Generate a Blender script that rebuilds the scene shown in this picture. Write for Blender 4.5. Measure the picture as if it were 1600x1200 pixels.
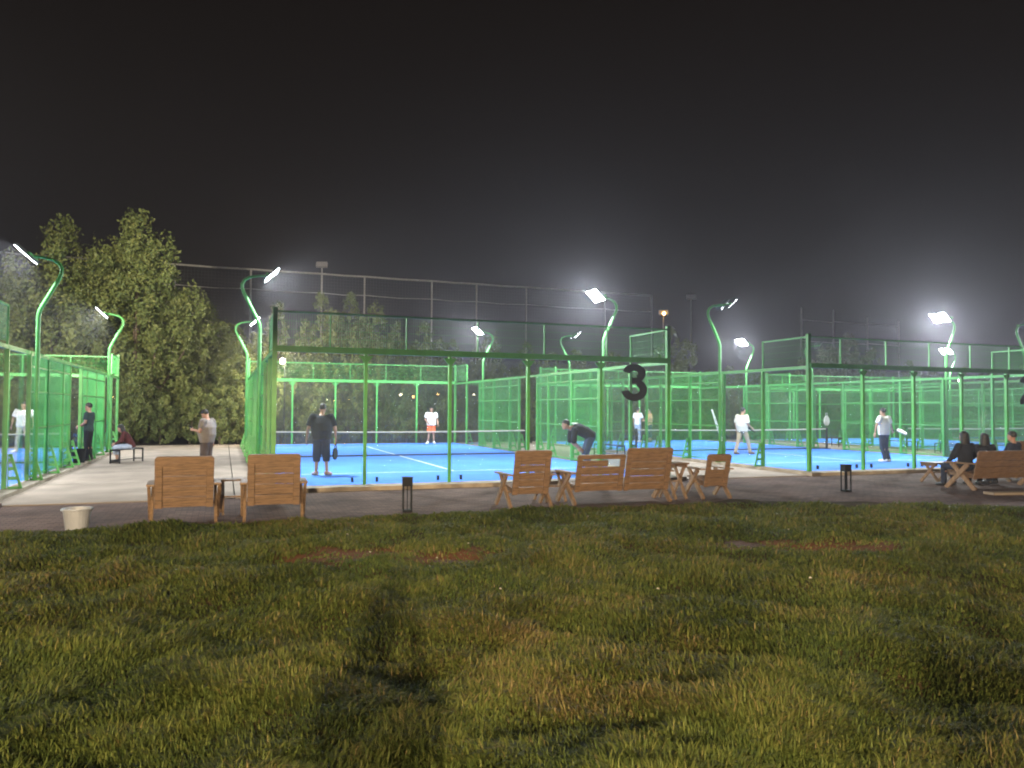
import bpy, bmesh, math, random
import numpy as np
from mathutils import Vector, Matrix, Quaternion
R = math.radians
random.seed(7)
rng = np.random.default_rng(11)
for o in list(bpy.data.objects):
    bpy.data.objects.remove(o, do_unlink=True)
scn = bpy.context.scene
col = scn.collection

# ---------------------------------------------------------------- camera, sky, exposure
# world axes: x runs along the near wall of the middle court, y runs down its length, z = 0 is its playing surface
TH, PITCH, ROLL = 0.359, 0.0319, 0.0058
CAM = Vector((-1.027, -17.603, 1.747))
CR0 = Vector((math.cos(TH), -math.sin(TH), 0))
CF0 = Vector((math.sin(TH), math.cos(TH), 0))
fw = CF0 * math.cos(PITCH) + Vector((0, 0, 1)) * math.sin(PITCH)
up = Vector((0, 0, 1)) * math.cos(PITCH) - CF0 * math.sin(PITCH)
rt = CR0 * math.cos(ROLL) + up * math.sin(ROLL)
up2 = up * math.cos(ROLL) - CR0 * math.sin(ROLL)
cd = bpy.data.cameras.new('camera')
cam = bpy.data.objects.new('camera', cd)
col.objects.link(cam)
m3 = Matrix((rt, up2, -fw)).transposed()
cam.matrix_world = Matrix.Translation(CAM) @ m3.to_4x4()
cd.sensor_width = 36.0
cd.lens = 1198.8 / 1600 * 36.0
cd.clip_start = 0.05
cd.clip_end = 2000
scn.camera = cam


def view(x, z):
    """a spot on the ground given as metres right of and ahead of the photographer"""
    return (CAM.x + CR0.x * x + CF0.x * z, CAM.y + CR0.y * x + CF0.y * z)


world = bpy.data.worlds.new('World')
scn.world = world
world.use_nodes = True
wn = world.node_tree
wn.nodes.clear()
wo = wn.nodes.new('ShaderNodeOutputWorld')
wb = wn.nodes.new('ShaderNodeBackground')
wtc = wn.nodes.new('ShaderNodeTexCoord')
wsx = wn.nodes.new('ShaderNodeSeparateXYZ')
wr = wn.nodes.new('ShaderNodeValToRGB')
wr.color_ramp.elements[0].position = 0.0
wr.color_ramp.elements[0].color = (0.0135, 0.0118, 0.0112, 1)
wr.color_ramp.elements[1].position = 0.55
wr.color_ramp.elements[1].color = (0.0072, 0.0052, 0.0043, 1)
wn.links.new(wtc.outputs['Generated'], wsx.inputs[0])
wn.links.new(wsx.outputs['Z'], wr.inputs[0])
wn.links.new(wr.outputs[0], wb.inputs[0])
wb.inputs[1].default_value = 1.0
wn.links.new(wb.outputs[0], wo.inputs[0])

FLOOD_W = 670.0      # watts of one LED floodlight head
GARDEN_W = 5400.0
HAZE = 0.00115
scn.view_settings.view_transform = 'Standard'
scn.view_settings.look = 'None'
scn.view_settings.exposure = 0.0
scn.view_settings.gamma = 1.0
scn.view_settings.use_curve_mapping = False
cy = scn.cycles
scn.render.engine = 'CYCLES'
cy.use_denoising = True
cy.denoiser = 'OPENIMAGEDENOISE'
cy.max_bounces = 8
cy.diffuse_bounces = 2
cy.glossy_bounces = 3
cy.transmission_bounces = 4
cy.transparent_max_bounces = 40
cy.volume_bounces = 0
cy.caustics_reflective = False
cy.caustics_refractive = False
cy.sample_clamp_indirect = 3.0
cy.use_light_tree = True
cy.filter_width = 2.0

# ---------------------------------------------------------------- materials
_mats = {}


def mat(name, c, rough=0.6, var=0.0, scale=6.0, bump=0.0, bscale=40.0, metal=0.0, c2=None, stretch=None, spec=0.5):
    if name in _mats:
        return _mats[name]
    m = bpy.data.materials.new(name)
    m.use_nodes = True
    nt = m.node_tree
    b = nt.nodes['Principled BSDF']
    b.inputs['Roughness'].default_value = rough
    b.inputs['Metallic'].default_value = metal
    b.inputs['Specular IOR Level'].default_value = spec
    b.inputs['Base Color'].default_value = (*c, 1)
    tc = nt.nodes.new('ShaderNodeTexCoord')
    src = tc.outputs['Object']
    if stretch:
        mp = nt.nodes.new('ShaderNodeMapping')
        mp.inputs['Scale'].default_value = stretch
        nt.links.new(src, mp.inputs[0])
        src = mp.outputs[0]
    if var or c2:
        n = nt.nodes.new('ShaderNodeTexNoise')
        n.inputs['Scale'].default_value = scale
        n.inputs['Detail'].default_value = 5
        nt.links.new(src, n.inputs['Vector'])
        r = nt.nodes.new('ShaderNodeValToRGB')
        lo = tuple(max(0, x * (1 - var)) for x in c)
        hi = c2 if c2 else tuple(x * (1 + var) for x in c)
        r.color_ramp.elements[0].position = 0.32
        r.color_ramp.elements[1].position = 0.68
        r.color_ramp.elements[0].color = (*lo, 1)
        r.color_ramp.elements[1].color = (*hi, 1)
        nt.links.new(n.outputs['Fac'], r.inputs[0])
        nt.links.new(r.outputs[0], b.inputs['Base Color'])
    if bump:
        n2 = nt.nodes.new('ShaderNodeTexNoise')
        n2.inputs['Scale'].default_value = bscale
        n2.inputs['Detail'].default_value = 4
        nt.links.new(src, n2.inputs['Vector'])
        bp = nt.nodes.new('ShaderNodeBump')
        bp.inputs['Strength'].default_value = bump
        bp.inputs['Distance'].default_value = 0.02
        nt.links.new(n2.outputs['Fac'], bp.inputs['Height'])
        nt.links.new(bp.outputs[0], b.inputs['Normal'])
    _mats[name] = m
    return m


def emit(name, c, s):
    if name in _mats:
        return _mats[name]
    m = bpy.data.materials.new(name)
    m.use_nodes = True
    nt = m.node_tree
    b = nt.nodes['Principled BSDF']
    b.inputs['Base Color'].default_value = (0.8, 0.8, 0.8, 1)
    b.inputs['Emission Color'].default_value = (*c, 1)
    b.inputs['Emission Strength'].default_value = s
    m.cycles.emission_sampling = 'NONE'
    _mats[name] = m
    return m


def glass_mat():
    m = bpy.data.materials.new('court_glass')
    m.use_nodes = True
    nt = m.node_tree
    nt.nodes.clear()
    out = nt.nodes.new('ShaderNodeOutputMaterial')
    tr = nt.nodes.new('ShaderNodeBsdfTransparent')
    tr.inputs[0].default_value = (0.93, 0.96, 0.94, 1)
    gl = nt.nodes.new('ShaderNodeBsdfGlossy')
    gl.inputs['Roughness'].default_value = 0.0
    gl.inputs['Color'].default_value = (0.9, 0.95, 0.92, 1)
    lw = nt.nodes.new('ShaderNodeLayerWeight')          # Schlick reflection, the same from both sides of the sheet
    lw.inputs[0].default_value = 0.5
    pw = nt.nodes.new('ShaderNodeMath')
    pw.operation = 'POWER'
    nt.links.new(lw.outputs['Facing'], pw.inputs[0])
    pw.inputs[1].default_value = 5.0
    fr = nt.nodes.new('ShaderNodeMath')
    fr.operation = 'MULTIPLY_ADD'
    nt.links.new(pw.outputs[0], fr.inputs[0])
    fr.inputs[1].default_value = 0.85
    fr.inputs[2].default_value = 0.035
    mx = nt.nodes.new('ShaderNodeMixShader')
    nt.links.new(fr.outputs[0], mx.inputs[0])
    nt.links.new(tr.outputs[0], mx.inputs[1])
    nt.links.new(gl.outputs[0], mx.inputs[2])
    df = nt.nodes.new('ShaderNodeBsdfDiffuse')        # dust on the panes
    df.inputs[0].default_value = (0.55, 0.6, 0.6, 1)
    tl = nt.nodes.new('ShaderNodeBsdfTranslucent')
    tl.inputs[0].default_value = (0.55, 0.6, 0.6, 1)
    ad = nt.nodes.new('ShaderNodeMixShader')
    ad.inputs[0].default_value = 0.5
    nt.links.new(df.outputs[0], ad.inputs[1])
    nt.links.new(tl.outputs[0], ad.inputs[2])
    tc = nt.nodes.new('ShaderNodeTexCoord')
    n = nt.nodes.new('ShaderNodeTexNoise')
    n.inputs['Scale'].default_value = 1.4
    n.inputs['Detail'].default_value = 6
    nt.links.new(tc.outputs['Object'], n.inputs['Vector'])
    mr = nt.nodes.new('ShaderNodeMapRange')
    mr.inputs['From Min'].default_value = 0.3
    mr.inputs['From Max'].default_value = 0.8
    mr.inputs['To Min'].default_value = 0.006
    mr.inputs['To Max'].default_value = 0.030
    nt.links.new(n.outputs['Fac'], mr.inputs['Value'])
    m2 = nt.nodes.new('ShaderNodeMixShader')
    nt.links.new(mr.outputs[0], m2.inputs[0])
    nt.links.new(mx.outputs[0], m2.inputs[1])
    nt.links.new(ad.outputs[0], m2.inputs[2])
    nt.links.new(m2.outputs[0], out.inputs[0])
    return m


M_GREEN = mat('green_paint', (0.072, 0.33, 0.070), 0.42, var=0.15, scale=3)
M_WIRE = mat('green_wire', (0.055, 0.40, 0.065), 0.5)
M_BLUE = mat('blue_turf', (0.060, 0.195, 0.64), 0.95, var=0.12, scale=0.8, bump=0.2, bscale=120, spec=0.1)
M_LINE = mat('white_line', (0.78, 0.80, 0.80), 0.9, var=0.05, spec=0.1)
M_CONC = mat('concrete', (0.255, 0.212, 0.172), 0.95, var=0.20, scale=0.9, bump=0.2, bscale=60, spec=0.12)
M_KERB = mat('kerb_concrete', (0.36, 0.31, 0.25), 0.95, var=0.25, scale=2.5, bump=0.25, bscale=50, spec=0.12)
M_WOOD = mat('stained_wood', (0.150, 0.090, 0.049), 0.6, var=0.38, scale=5, bump=0.15, bscale=30, stretch=(1, 9, 9))
M_WOODL = mat('pale_wood', (0.21, 0.135, 0.078), 0.65, var=0.3, scale=5, bump=0.15, bscale=30, stretch=(4, 4, 1))
M_BLACK = mat('black_metal', (0.008, 0.009, 0.011), 0.6, spec=0.15)
M_GREY = mat('grey_metal', (0.50, 0.48, 0.47), 0.5, var=0.15)
M_LAMPBODY = mat('lamp_body', (0.10, 0.11, 0.11), 0.5)
M_LED = emit('led_panel', (0.88, 0.93, 1.0), 60)
M_AMBER = emit('amber_bulb', (1.0, 0.50, 0.15), 55)
M_WARM = emit('warm_bulb', (1.0, 0.78, 0.5), 60)
M_NET = mat('net_cord', (0.012, 0.014, 0.02), 0.8)
M_TAPE = mat('net_tape', (0.72, 0.72, 0.70), 0.8)
M_GLASS = glass_mat()
M_SIGN = mat('black_vinyl', (0.010, 0.012, 0.014), 0.5)
M_BARK = mat('bark', (0.09, 0.065, 0.045), 0.9, var=0.4, scale=8, bump=0.5, bscale=20)
M_SKIN = mat('skin', (0.36, 0.20, 0.135), 0.55, var=0.08)
M_HAIR = mat('dark_hair', (0.012, 0.010, 0.009), 0.6)
M_EYE = mat('eye', (0.02, 0.015, 0.012), 0.3)
M_CUSHION = mat('white_tub', (0.28, 0.30, 0.34), 0.45, var=0.06)


def paver_mat():
    m = mat('brown_pavers', (0.105, 0.078, 0.066), 0.95, spec=0.08)
    nt = m.node_tree
    b = nt.nodes['Principled BSDF']
    tc = nt.nodes.new('ShaderNodeTexCoord')
    br = nt.nodes.new('ShaderNodeTexBrick')
    br.inputs['Scale'].default_value = 1.0
    br.inputs['Brick Width'].default_value = 0.20
    br.inputs['Row Height'].default_value = 0.10
    br.inputs['Mortar Size'].default_value = 0.005
    br.inputs['Color1'].default_value = (0.165, 0.110, 0.092, 1)
    br.inputs['Color2'].default_value = (0.110, 0.074, 0.062, 1)
    br.inputs['Mortar'].default_value = (0.05, 0.038, 0.033, 1)
    nt.links.new(tc.outputs['Object'], br.inputs['Vector'])
    n = nt.nodes.new('ShaderNodeTexNoise')
    n.inputs['Scale'].default_value = 0.7
    n.inputs['Detail'].default_value = 6
    nt.links.new(tc.outputs['Object'], n.inputs['Vector'])
    mr = nt.nodes.new('ShaderNodeMapRange')
    mr.inputs['From Min'].default_value = 0.3
    mr.inputs['From Max'].default_value = 0.7
    mr.inputs['To Min'].default_value = 0.60
    mr.inputs['To Max'].default_value = 1.25
    nt.links.new(n.outputs['Fac'], mr.inputs['Value'])
    mx = nt.nodes.new('ShaderNodeVectorMath')
    mx.operation = 'MULTIPLY'
    nt.links.new(br.outputs['Color'], mx.inputs[0])
    nt.links.new(mr.outputs[0], mx.inputs[1])
    nt.links.new(mx.outputs[0], b.inputs['Base Color'])
    bp = nt.nodes.new('ShaderNodeBump')
    bp.inputs['Strength'].default_value = 0.5
    bp.inputs['Distance'].default_value = 0.006
    bp.invert = True
    nt.links.new(br.outputs['Fac'], bp.inputs['Height'])
    nt.links.new(bp.outputs[0], b.inputs['Normal'])
    return m


M_PAVE = paver_mat()


def soil_mat():
    m = mat('lawn_soil', (0.05, 0.045, 0.022), 0.95, spec=0.05)
    nt = m.node_tree
    b = nt.nodes['Principled BSDF']
    tc = nt.nodes.new('ShaderNodeTexCoord')
    n = nt.nodes.new('ShaderNodeTexNoise')
    n.inputs['Scale'].default_value = 2.2
    n.inputs['Detail'].default_value = 8
    n.inputs['Roughness'].default_value = 0.7
    nt.links.new(tc.outputs['Object'], n.inputs['Vector'])
    r = nt.nodes.new('ShaderNodeValToRGB')
    r.color_ramp.elements[0].position = 0.3
    r.color_ramp.elements[0].color = (0.030, 0.034, 0.012, 1)
    r.color_ramp.elements[1].position = 0.75
    r.color_ramp.elements[1].color = (0.085, 0.055, 0.030, 1)
    nt.links.new(n.outputs['Fac'], r.inputs[0])
    at = nt.nodes.new('ShaderNodeAttribute')
    at.attribute_name = 'bare'
    mx = nt.nodes.new('ShaderNodeMix')
    mx.data_type = 'RGBA'
    nt.links.new(at.outputs['Fac'], mx.inputs[0])
    nt.links.new(r.outputs[0], mx.inputs[6])
    mx.inputs[7].default_value = (0.15, 0.068, 0.036, 1)
    nt.links.new(mx.outputs[2], b.inputs['Base Color'])
    bp = nt.nodes.new('ShaderNodeBump')
    bp.inputs['Strength'].default_value = 0.6
    bp.inputs['Distance'].default_value = 0.02
    n2 = nt.nodes.new('ShaderNodeTexNoise')
    n2.inputs['Scale'].default_value = 40
    nt.links.new(tc.outputs['Object'], n2.inputs['Vector'])
    nt.links.new(n2.outputs['Fac'], bp.inputs['Height'])
    nt.links.new(bp.outputs[0], b.inputs['Normal'])
    return m


M_SOIL = soil_mat()


def tint_mat(name, stops, rough=0.7, trans=0.25):
    """leaves and blades: colour from a per-piece random 'tint' attribute"""
    m = bpy.data.materials.new(name)
    m.use_nodes = True
    nt = m.node_tree
    b = nt.nodes['Principled BSDF']
    out = [n for n in nt.nodes if n.type == 'OUTPUT_MATERIAL'][0]
    at = nt.nodes.new('ShaderNodeAttribute')
    at.attribute_name = 'tint'
    r = nt.nodes.new('ShaderNodeValToRGB')
    els = r.color_ramp.elements
    els[0].position, els[0].color = stops[0][0], (*stops[0][1], 1)
    els[1].position, els[1].color = stops[-1][0], (*stops[-1][1], 1)
    for p, c in stops[1:-1]:
        e = els.new(p)
        e.color = (*c, 1)
    nt.links.new(at.outputs['Fac'], r.inputs[0])
    nt.links.new(r.outputs[0], b.inputs['Base Color'])
    b.inputs['Roughness'].default_value = rough
    b.inputs['Specular IOR Level'].default_value = 0.25
    tl = nt.nodes.new('ShaderNodeBsdfTranslucent')
    nt.links.new(r.outputs[0], tl.inputs[0])
    mx = nt.nodes.new('ShaderNodeMixShader')
    mx.inputs[0].default_value = trans
    nt.links.new(b.outputs[0], mx.inputs[1])
    nt.links.new(tl.outputs[0], mx.inputs[2])
    nt.links.new(mx.outputs[0], out.inputs[0])
    return m


M_GRASS = tint_mat('grass_blades', [(0, (0.044, 0.070, 0.014)), (0.45, (0.092, 0.118, 0.024)), (0.8, (0.140, 0.145, 0.036)), (1, (0.21, 0.16, 0.065))], .7, .35)
M_LEAF = tint_mat('leaves', [(0, (0.066, 0.092, 0.026)), (0.5, (0.112, 0.138, 0.040)), (1, (0.175, 0.185, 0.060))])
M_LEAFG = tint_mat('grey_leaves', [(0, (0.10, 0.115, 0.065)), (0.5, (0.15, 0.16, 0.09)), (1, (0.20, 0.205, 0.12))])

# ---------------------------------------------------------------- object helpers


def link(name, me, parent=None, loc=(0, 0, 0), rot=None, **props):
    o = bpy.data.objects.new(name, me)
    col.objects.link(o)
    o.location = loc
    if rot is not None:
        o.rotation_euler = rot
    if parent is not None:
        o.parent = parent
    for k, v in props.items():
        o[k] = v
    return o


def thing(name, label, cat, loc=(0, 0, 0), rotz=0.0, group=None):
    o = bpy.data.objects.new(name, None)
    o.empty_display_size = 0.1
    col.objects.link(o)
    o.location = loc
    o.rotation_euler = (0, 0, rotz)
    o['label'] = label
    o['category'] = cat
    if group:
        o['group'] = group
    return o


def tag(o, label, cat, group=None):
    o['label'] = label
    o['category'] = cat
    if group:
        o['group'] = group
    return o


def mesh_from(name, v, f, mats, smooth=False):
    me = bpy.data.meshes.new(name)
    me.from_pydata([tuple(p) for p in v], [], f)
    for m in (mats if isinstance(mats, (list, tuple)) else [mats]):
        me.materials.append(m)
    if smooth:
        me.polygons.foreach_set('use_smooth', [True] * len(me.polygons))
    me.update()
    return me


class MB:
    """collects shapes into one mesh"""

    def __init__(s):
        s.v, s.f = [], []

    def box(s, c, d, rot=None):
        b = len(s.v)
        for z in (-.5, .5):
            for y in (-.5, .5):
                for x in (-.5, .5):
                    p = Vector((x * d[0], y * d[1], z * d[2]))
                    if rot is not None:
                        p = rot @ p
                    s.v.append(p + Vector(c))
        for q in ((0, 2, 3, 1), (4, 5, 7, 6), (0, 1, 5, 4), (2, 6, 7, 3), (0, 4, 6, 2), (1, 3, 7, 5)):
            s.f.append(tuple(b + i for i in q))
        return s

    def bar(s, p0, p1, w, d, side=(1, 0, 0)):
        """a straight board of section w x d from p0 to p1; w lies along side"""
        p0, p1 = Vector(p0), Vector(p1)
        t = (p1 - p0).normalized()
        a = Vector(side)
        a = (a - t * a.dot(t)).normalized()
        b = t.cross(a)
        k = len(s.v)
        for p in (p0, p1):
            for i, j in ((-1, -1), (1, -1), (1, 1), (-1, 1)):
                s.v.append(p + a * (i * w / 2) + b * (j * d / 2))
        s.f += [(k, k + 3, k + 2, k + 1), (k + 4, k + 5, k + 6, k + 7)]
        for i in range(4):
            j = (i + 1) % 4
            s.f.append((k + i, k + j, k + 4 + j, k + 4 + i))
        return s

    def loft(s, rings, n=14, cap=True):
        """rings: (centre, axis u * half width, axis v * half width)"""
        k = len(s.v)
        for c, u, v in rings:
            for i in range(n):
                a = 2 * math.pi * i / n
                s.v.append(Vector(c) + Vector(u) * math.cos(a) + Vector(v) * math.sin(a))
        for r in range(len(rings) - 1):
            for i in range(n):
                j = (i + 1) % n
                s.f.append((k + r * n + i, k + r * n + j, k + (r + 1) * n + j, k + (r + 1) * n + i))
        if cap:
            s.f.append(tuple(k + i for i in reversed(range(n))))
            e = k + (len(rings) - 1) * n
            s.f.append(tuple(e + i for i in range(n)))
        return s

    def tube(s, pts, rad, n=10):
        pts = [Vector(p) for p in pts]
        rads = rad if isinstance(rad, (list, tuple)) else [rad] * len(pts)
        rings = []
        t0 = (pts[1] - pts[0]).normalized()
        a = Vector((1, 0, 0)) if abs(t0.x) < .9 else Vector((0, 1, 0))
        for i, p in enumerate(pts):
            t = (pts[min(i + 1, len(pts) - 1)] - pts[max(i - 1, 0)]).normalized()
            a = (a - t * a.dot(t)).normalized()
            b = t.cross(a)
            rings.append((p, a * rads[i], b * rads[i]))
        return s.loft(rings, n)

    def ball(s, c, r, n=12, m=7):
        """ellipsoid; r = radius or (rx, ry, rz)"""
        if not isinstance(r, (tuple, list)):
            r = (r, r, r)
        rings = []
        for i in range(m + 1):
            a = -math.pi / 2 * .97 + math.pi * .97 * i / m
            q = math.cos(a)
            rings.append((Vector(c) + Vector((0, 0, r[2] * math.sin(a))), Vector((r[0] * q, 0, 0)), Vector((0, r[1] * q, 0))))
        return s.loft(rings, n)

    def mesh(s, name, m, smooth=False):
        return mesh_from(name, s.v, s.f, m, smooth)

    def build(s, name, m, parent=None, loc=(0, 0, 0), rot=None, smooth=False, **props):
        return link(name, s.mesh(name, m, smooth), parent, loc, rot, **props)


ORD = ['leftmost'] + [w + ' from the left' for w in 'second third fourth fifth sixth seventh eighth ninth tenth eleventh twelfth thirteenth fourteenth fifteenth sixteenth seventeenth eighteenth nineteenth twentieth'.split()]
ORD += ['twenty %s from the left' % w for w in 'first second third fourth fifth sixth seventh eighth ninth'.split()]
_boxes = {}


def box_mesh(d, m, bevel=0.0):
    key = (tuple(round(x, 4) for x in d), m.name, bevel)
    if key not in _boxes:
        bm = bmesh.new()
        bmesh.ops.create_cube(bm, size=1.0)
        bmesh.ops.scale(bm, vec=d, verts=bm.verts)
        if bevel:
            bmesh.ops.bevel(bm, geom=bm.edges[:], offset=bevel, segments=1, affect='EDGES')
        me = bpy.data.meshes.new('box')
        bm.to_mesh(me)
        bm.free()
        me.materials.append(m)
        _boxes[key] = me
    return _boxes[key]


def box(name, c, d, m, parent=None, rot=None, bevel=0.0, **props):
    return link(name, box_mesh(d, m, bevel), parent, c, rot, **props)


def sheet(name, pts, z, m, thick=0.0):
    n = len(pts)
    v = [(x, y, z) for x, y in pts]
    f = [tuple(range(n))]
    if thick:
        v += [(x, y, z - thick) for x, y in pts]
        f.append(tuple(reversed(range(n, 2 * n))))
        for i in range(n):
            j = (i + 1) % n
            f.append((i, i + n, j + n, j))
    me = mesh_from(name, v, f, m)
    return link(name, me, kind='structure')


# ---------------------------------------------------------------- ground, paths, slabs
S4, S2, S1, S0 = -15.32, 14.707, 29.414, 44.12
COURTS = {4: (S4, -0.75), 3: (0.0, 0.0), 2: (S2, 0.046), 1: (S1, 0.09), 0: (S0, 0.13)}
sheet('ground', [(-260, -260), (300, -260), (300, 300), (-260, 300)], -0.26, mat('dark_ground', (0.055, 0.045, 0.032), 0.95, var=0.3, scale=0.5))
sheet('path', [(-60, -9.0), (80, -9.0), (80, -0.3), (-60, -0.3)], -0.104, M_PAVE, 0.1)


def kerb_slab(k, x, y):
    s = sheet('court_slab', [(x - .28, y - .42), (x + 10.3, y - .42), (x + 10.3, y + 20.4), (x - .28, y + 20.4)], -0.006, M_KERB, 0.2)
    t = sheet('court_turf', [(x + .06, y + .06), (x + 9.94, y + .06), (x + 9.94, y + 19.94), (x + .06, y + 19.94)], 0.0, M_BLUE)
    for (x0, y0, x1, y1) in ((.06, 3.0, 9.94, 3.05), (.06, 16.95, 9.94, 17.0), (4.975, 3.05, 5.025, 16.95)):
        sheet('court_line', [(x + x0, y + y0), (x + x1, y + y0), (x + x1, y + y1), (x + x0, y + y1)], 0.004, M_LINE)


for k, (x, y) in COURTS.items():
    kerb_slab(k, x, y)
# pale walkways between the courts, laid in bays with open joints


def walkway(x0, x1, y0, y1, bay):
    y = y0
    while y < y1 - .2:
        e = min(y + bay, y1)
        sheet('walkway', [(x0, y), (x1, y), (x1, e - .012), (x0, e - .012)], -0.085, M_CONC, 0.1)
        y = e


walkway(S4 + 10.31, -0.80, -1.12, 22.2, 4.0)
walkway(-0.775, -0.285, -1.12, 22.2, 4.0)
walkway(10.31, S2 - .285, -0.25, 22.2, 4.0)
walkway(S2 + 10.31, S1 - .285, -0.2, 22.2, 4.0)
walkway(S1 + 10.31, S0 - .285, -0.2, 22.2, 4.0)
sheet('paved_step', [(14.9, -5.45), (19.0, -6.3), (19.1, -5.95), (14.95, -5.15)], -0.05, M_CONC, 0.1)
sheet('kerb_end', [(-5.2, -1.55), (-4.75, -1.5), (-4.78, -1.2), (-5.2, -1.25)], -0.03, M_PAVE, 0.1)

# lawn: bumpy soil with red-brown bare patches
PATCH = [(0.55, -8.05, .9, .50), (1.5, -8.5, .6, .36), (5.55, -9.1, .9, .50), (6.3, -9.5, .95, .45), (6.9, -9.8, .6, .36), (-1.35, -13.75, .2, .16)]
DRY = [(1.29, -12.0, .5, .4), (2.1, -12.6, .7, .35), (3.6, -12.3, .6, .4), (2.6, -11.2, .8, .4), (1.3, -13.3, .6, .4), (4.6, -11.4, .8, .3)]


def hills(x, y):
    return (0.035 * np.sin(x * 1.3 + .4) * np.sin(y * 1.7 + 1) + 0.028 * np.sin(x * 3.1 + y * 2.2) + 0.022 * np.sin(y * 4.3 - x * 1.9 + 2)
            + 0.016 * np.sin(x * 6.7 + 1.1) * np.sin(y * 5.9 + .6))


def clump(x, y):
    return 0.5 + 0.5 * (np.sin(x * 5.1 + 1.7 * np.sin(y * 2.3)) * np.sin(y * 6.3 + 1.9 * np.sin(x * 2.9 + 1)) * .6 + .4 * np.sin(x * 2.0 - y * 2.7))


def bare(x, y):
    b = np.zeros_like(x)
    for px, py, rx, ry in PATCH:
        wob = 1 + .3 * np.sin(x * 9 + y * 7) + .3 * np.sin(y * 19 - x * 7) + .25 * np.sin(x * 31 + y * 13)
        d = ((x - px) / rx) ** 2 + ((y - py) / ry) ** 2
        b = np.maximum(b, np.clip(1.35 - d * wob, 0, 1))
    return b


def dry(x, y):
    b = np.zeros_like(x)
    for px, py, rx, ry in DRY:
        b = np.maximum(b, np.exp(-1.2 * (((x - px) / rx) ** 2 + ((y - py) / ry) ** 2)))
    return b


def lawn_edge(x):
    return -4.72 + 0.10 * np.sin(x * 1.9) + .06 * np.sin(x * 4.7 + 1) + .04 * np.sin(x * 11) - np.clip((x - 9.3) * .55, 0, 3.0)


LX = np.arange(-14, 26, 0.14)
nx_, ny_ = len(LX), 150
GX = np.repeat(LX[:, None], ny_, 1)
tt = np.linspace(0, 1, ny_)[None, :]
GE = lawn_edge(GX)
GY = GE + (-26 - GE) * tt ** 1.15
fade = np.clip((GE - GY) / .5, 0, 1)
GZ = -0.10 + .012 * fade + (hills(GX, GY) + .03) * fade
vv = np.stack([GX, GY, GZ], -1).reshape(-1, 3)
ff = []
for i in range(nx_ - 1):
    for j in range(ny_ - 1):
        a = i * ny_ + j
        ff.append((a, a + 1, a + ny_ + 1, a + ny_))
lawn_me = mesh_from('lawn', vv.tolist(), ff, M_SOIL, True)
la = lawn_me.attributes.new('bare', 'FLOAT', 'POINT')
la.data.foreach_set('value', bare(GX, GY).reshape(-1).astype(np.float32))
link('lawn', lawn_me, kind='structure')


def tuft(x, y):
    """rough height of the grass: broad tussocks with smaller ones on top"""
    q = np.zeros_like(x)
    for fx_, fy_, px_, a_ in ((1.9, 2.6, 2.3, .7), (3.3, -2.1, 4.4, .7), (5.3, 4.7, 1.0, .8), (-7.9, 6.1, 2.2, .6), (11.3, 9.7, .8, .45), (9.1, -14.3, 5.1, .4)):
        q += a_ * np.sin(x * fx_ + y * fy_ + px_ + 1.3 * np.sin(y * fx_ * .6 - x * fy_ * .35 + px_))
    return 1 / (1 + np.exp(-1.5 * q))


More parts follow.
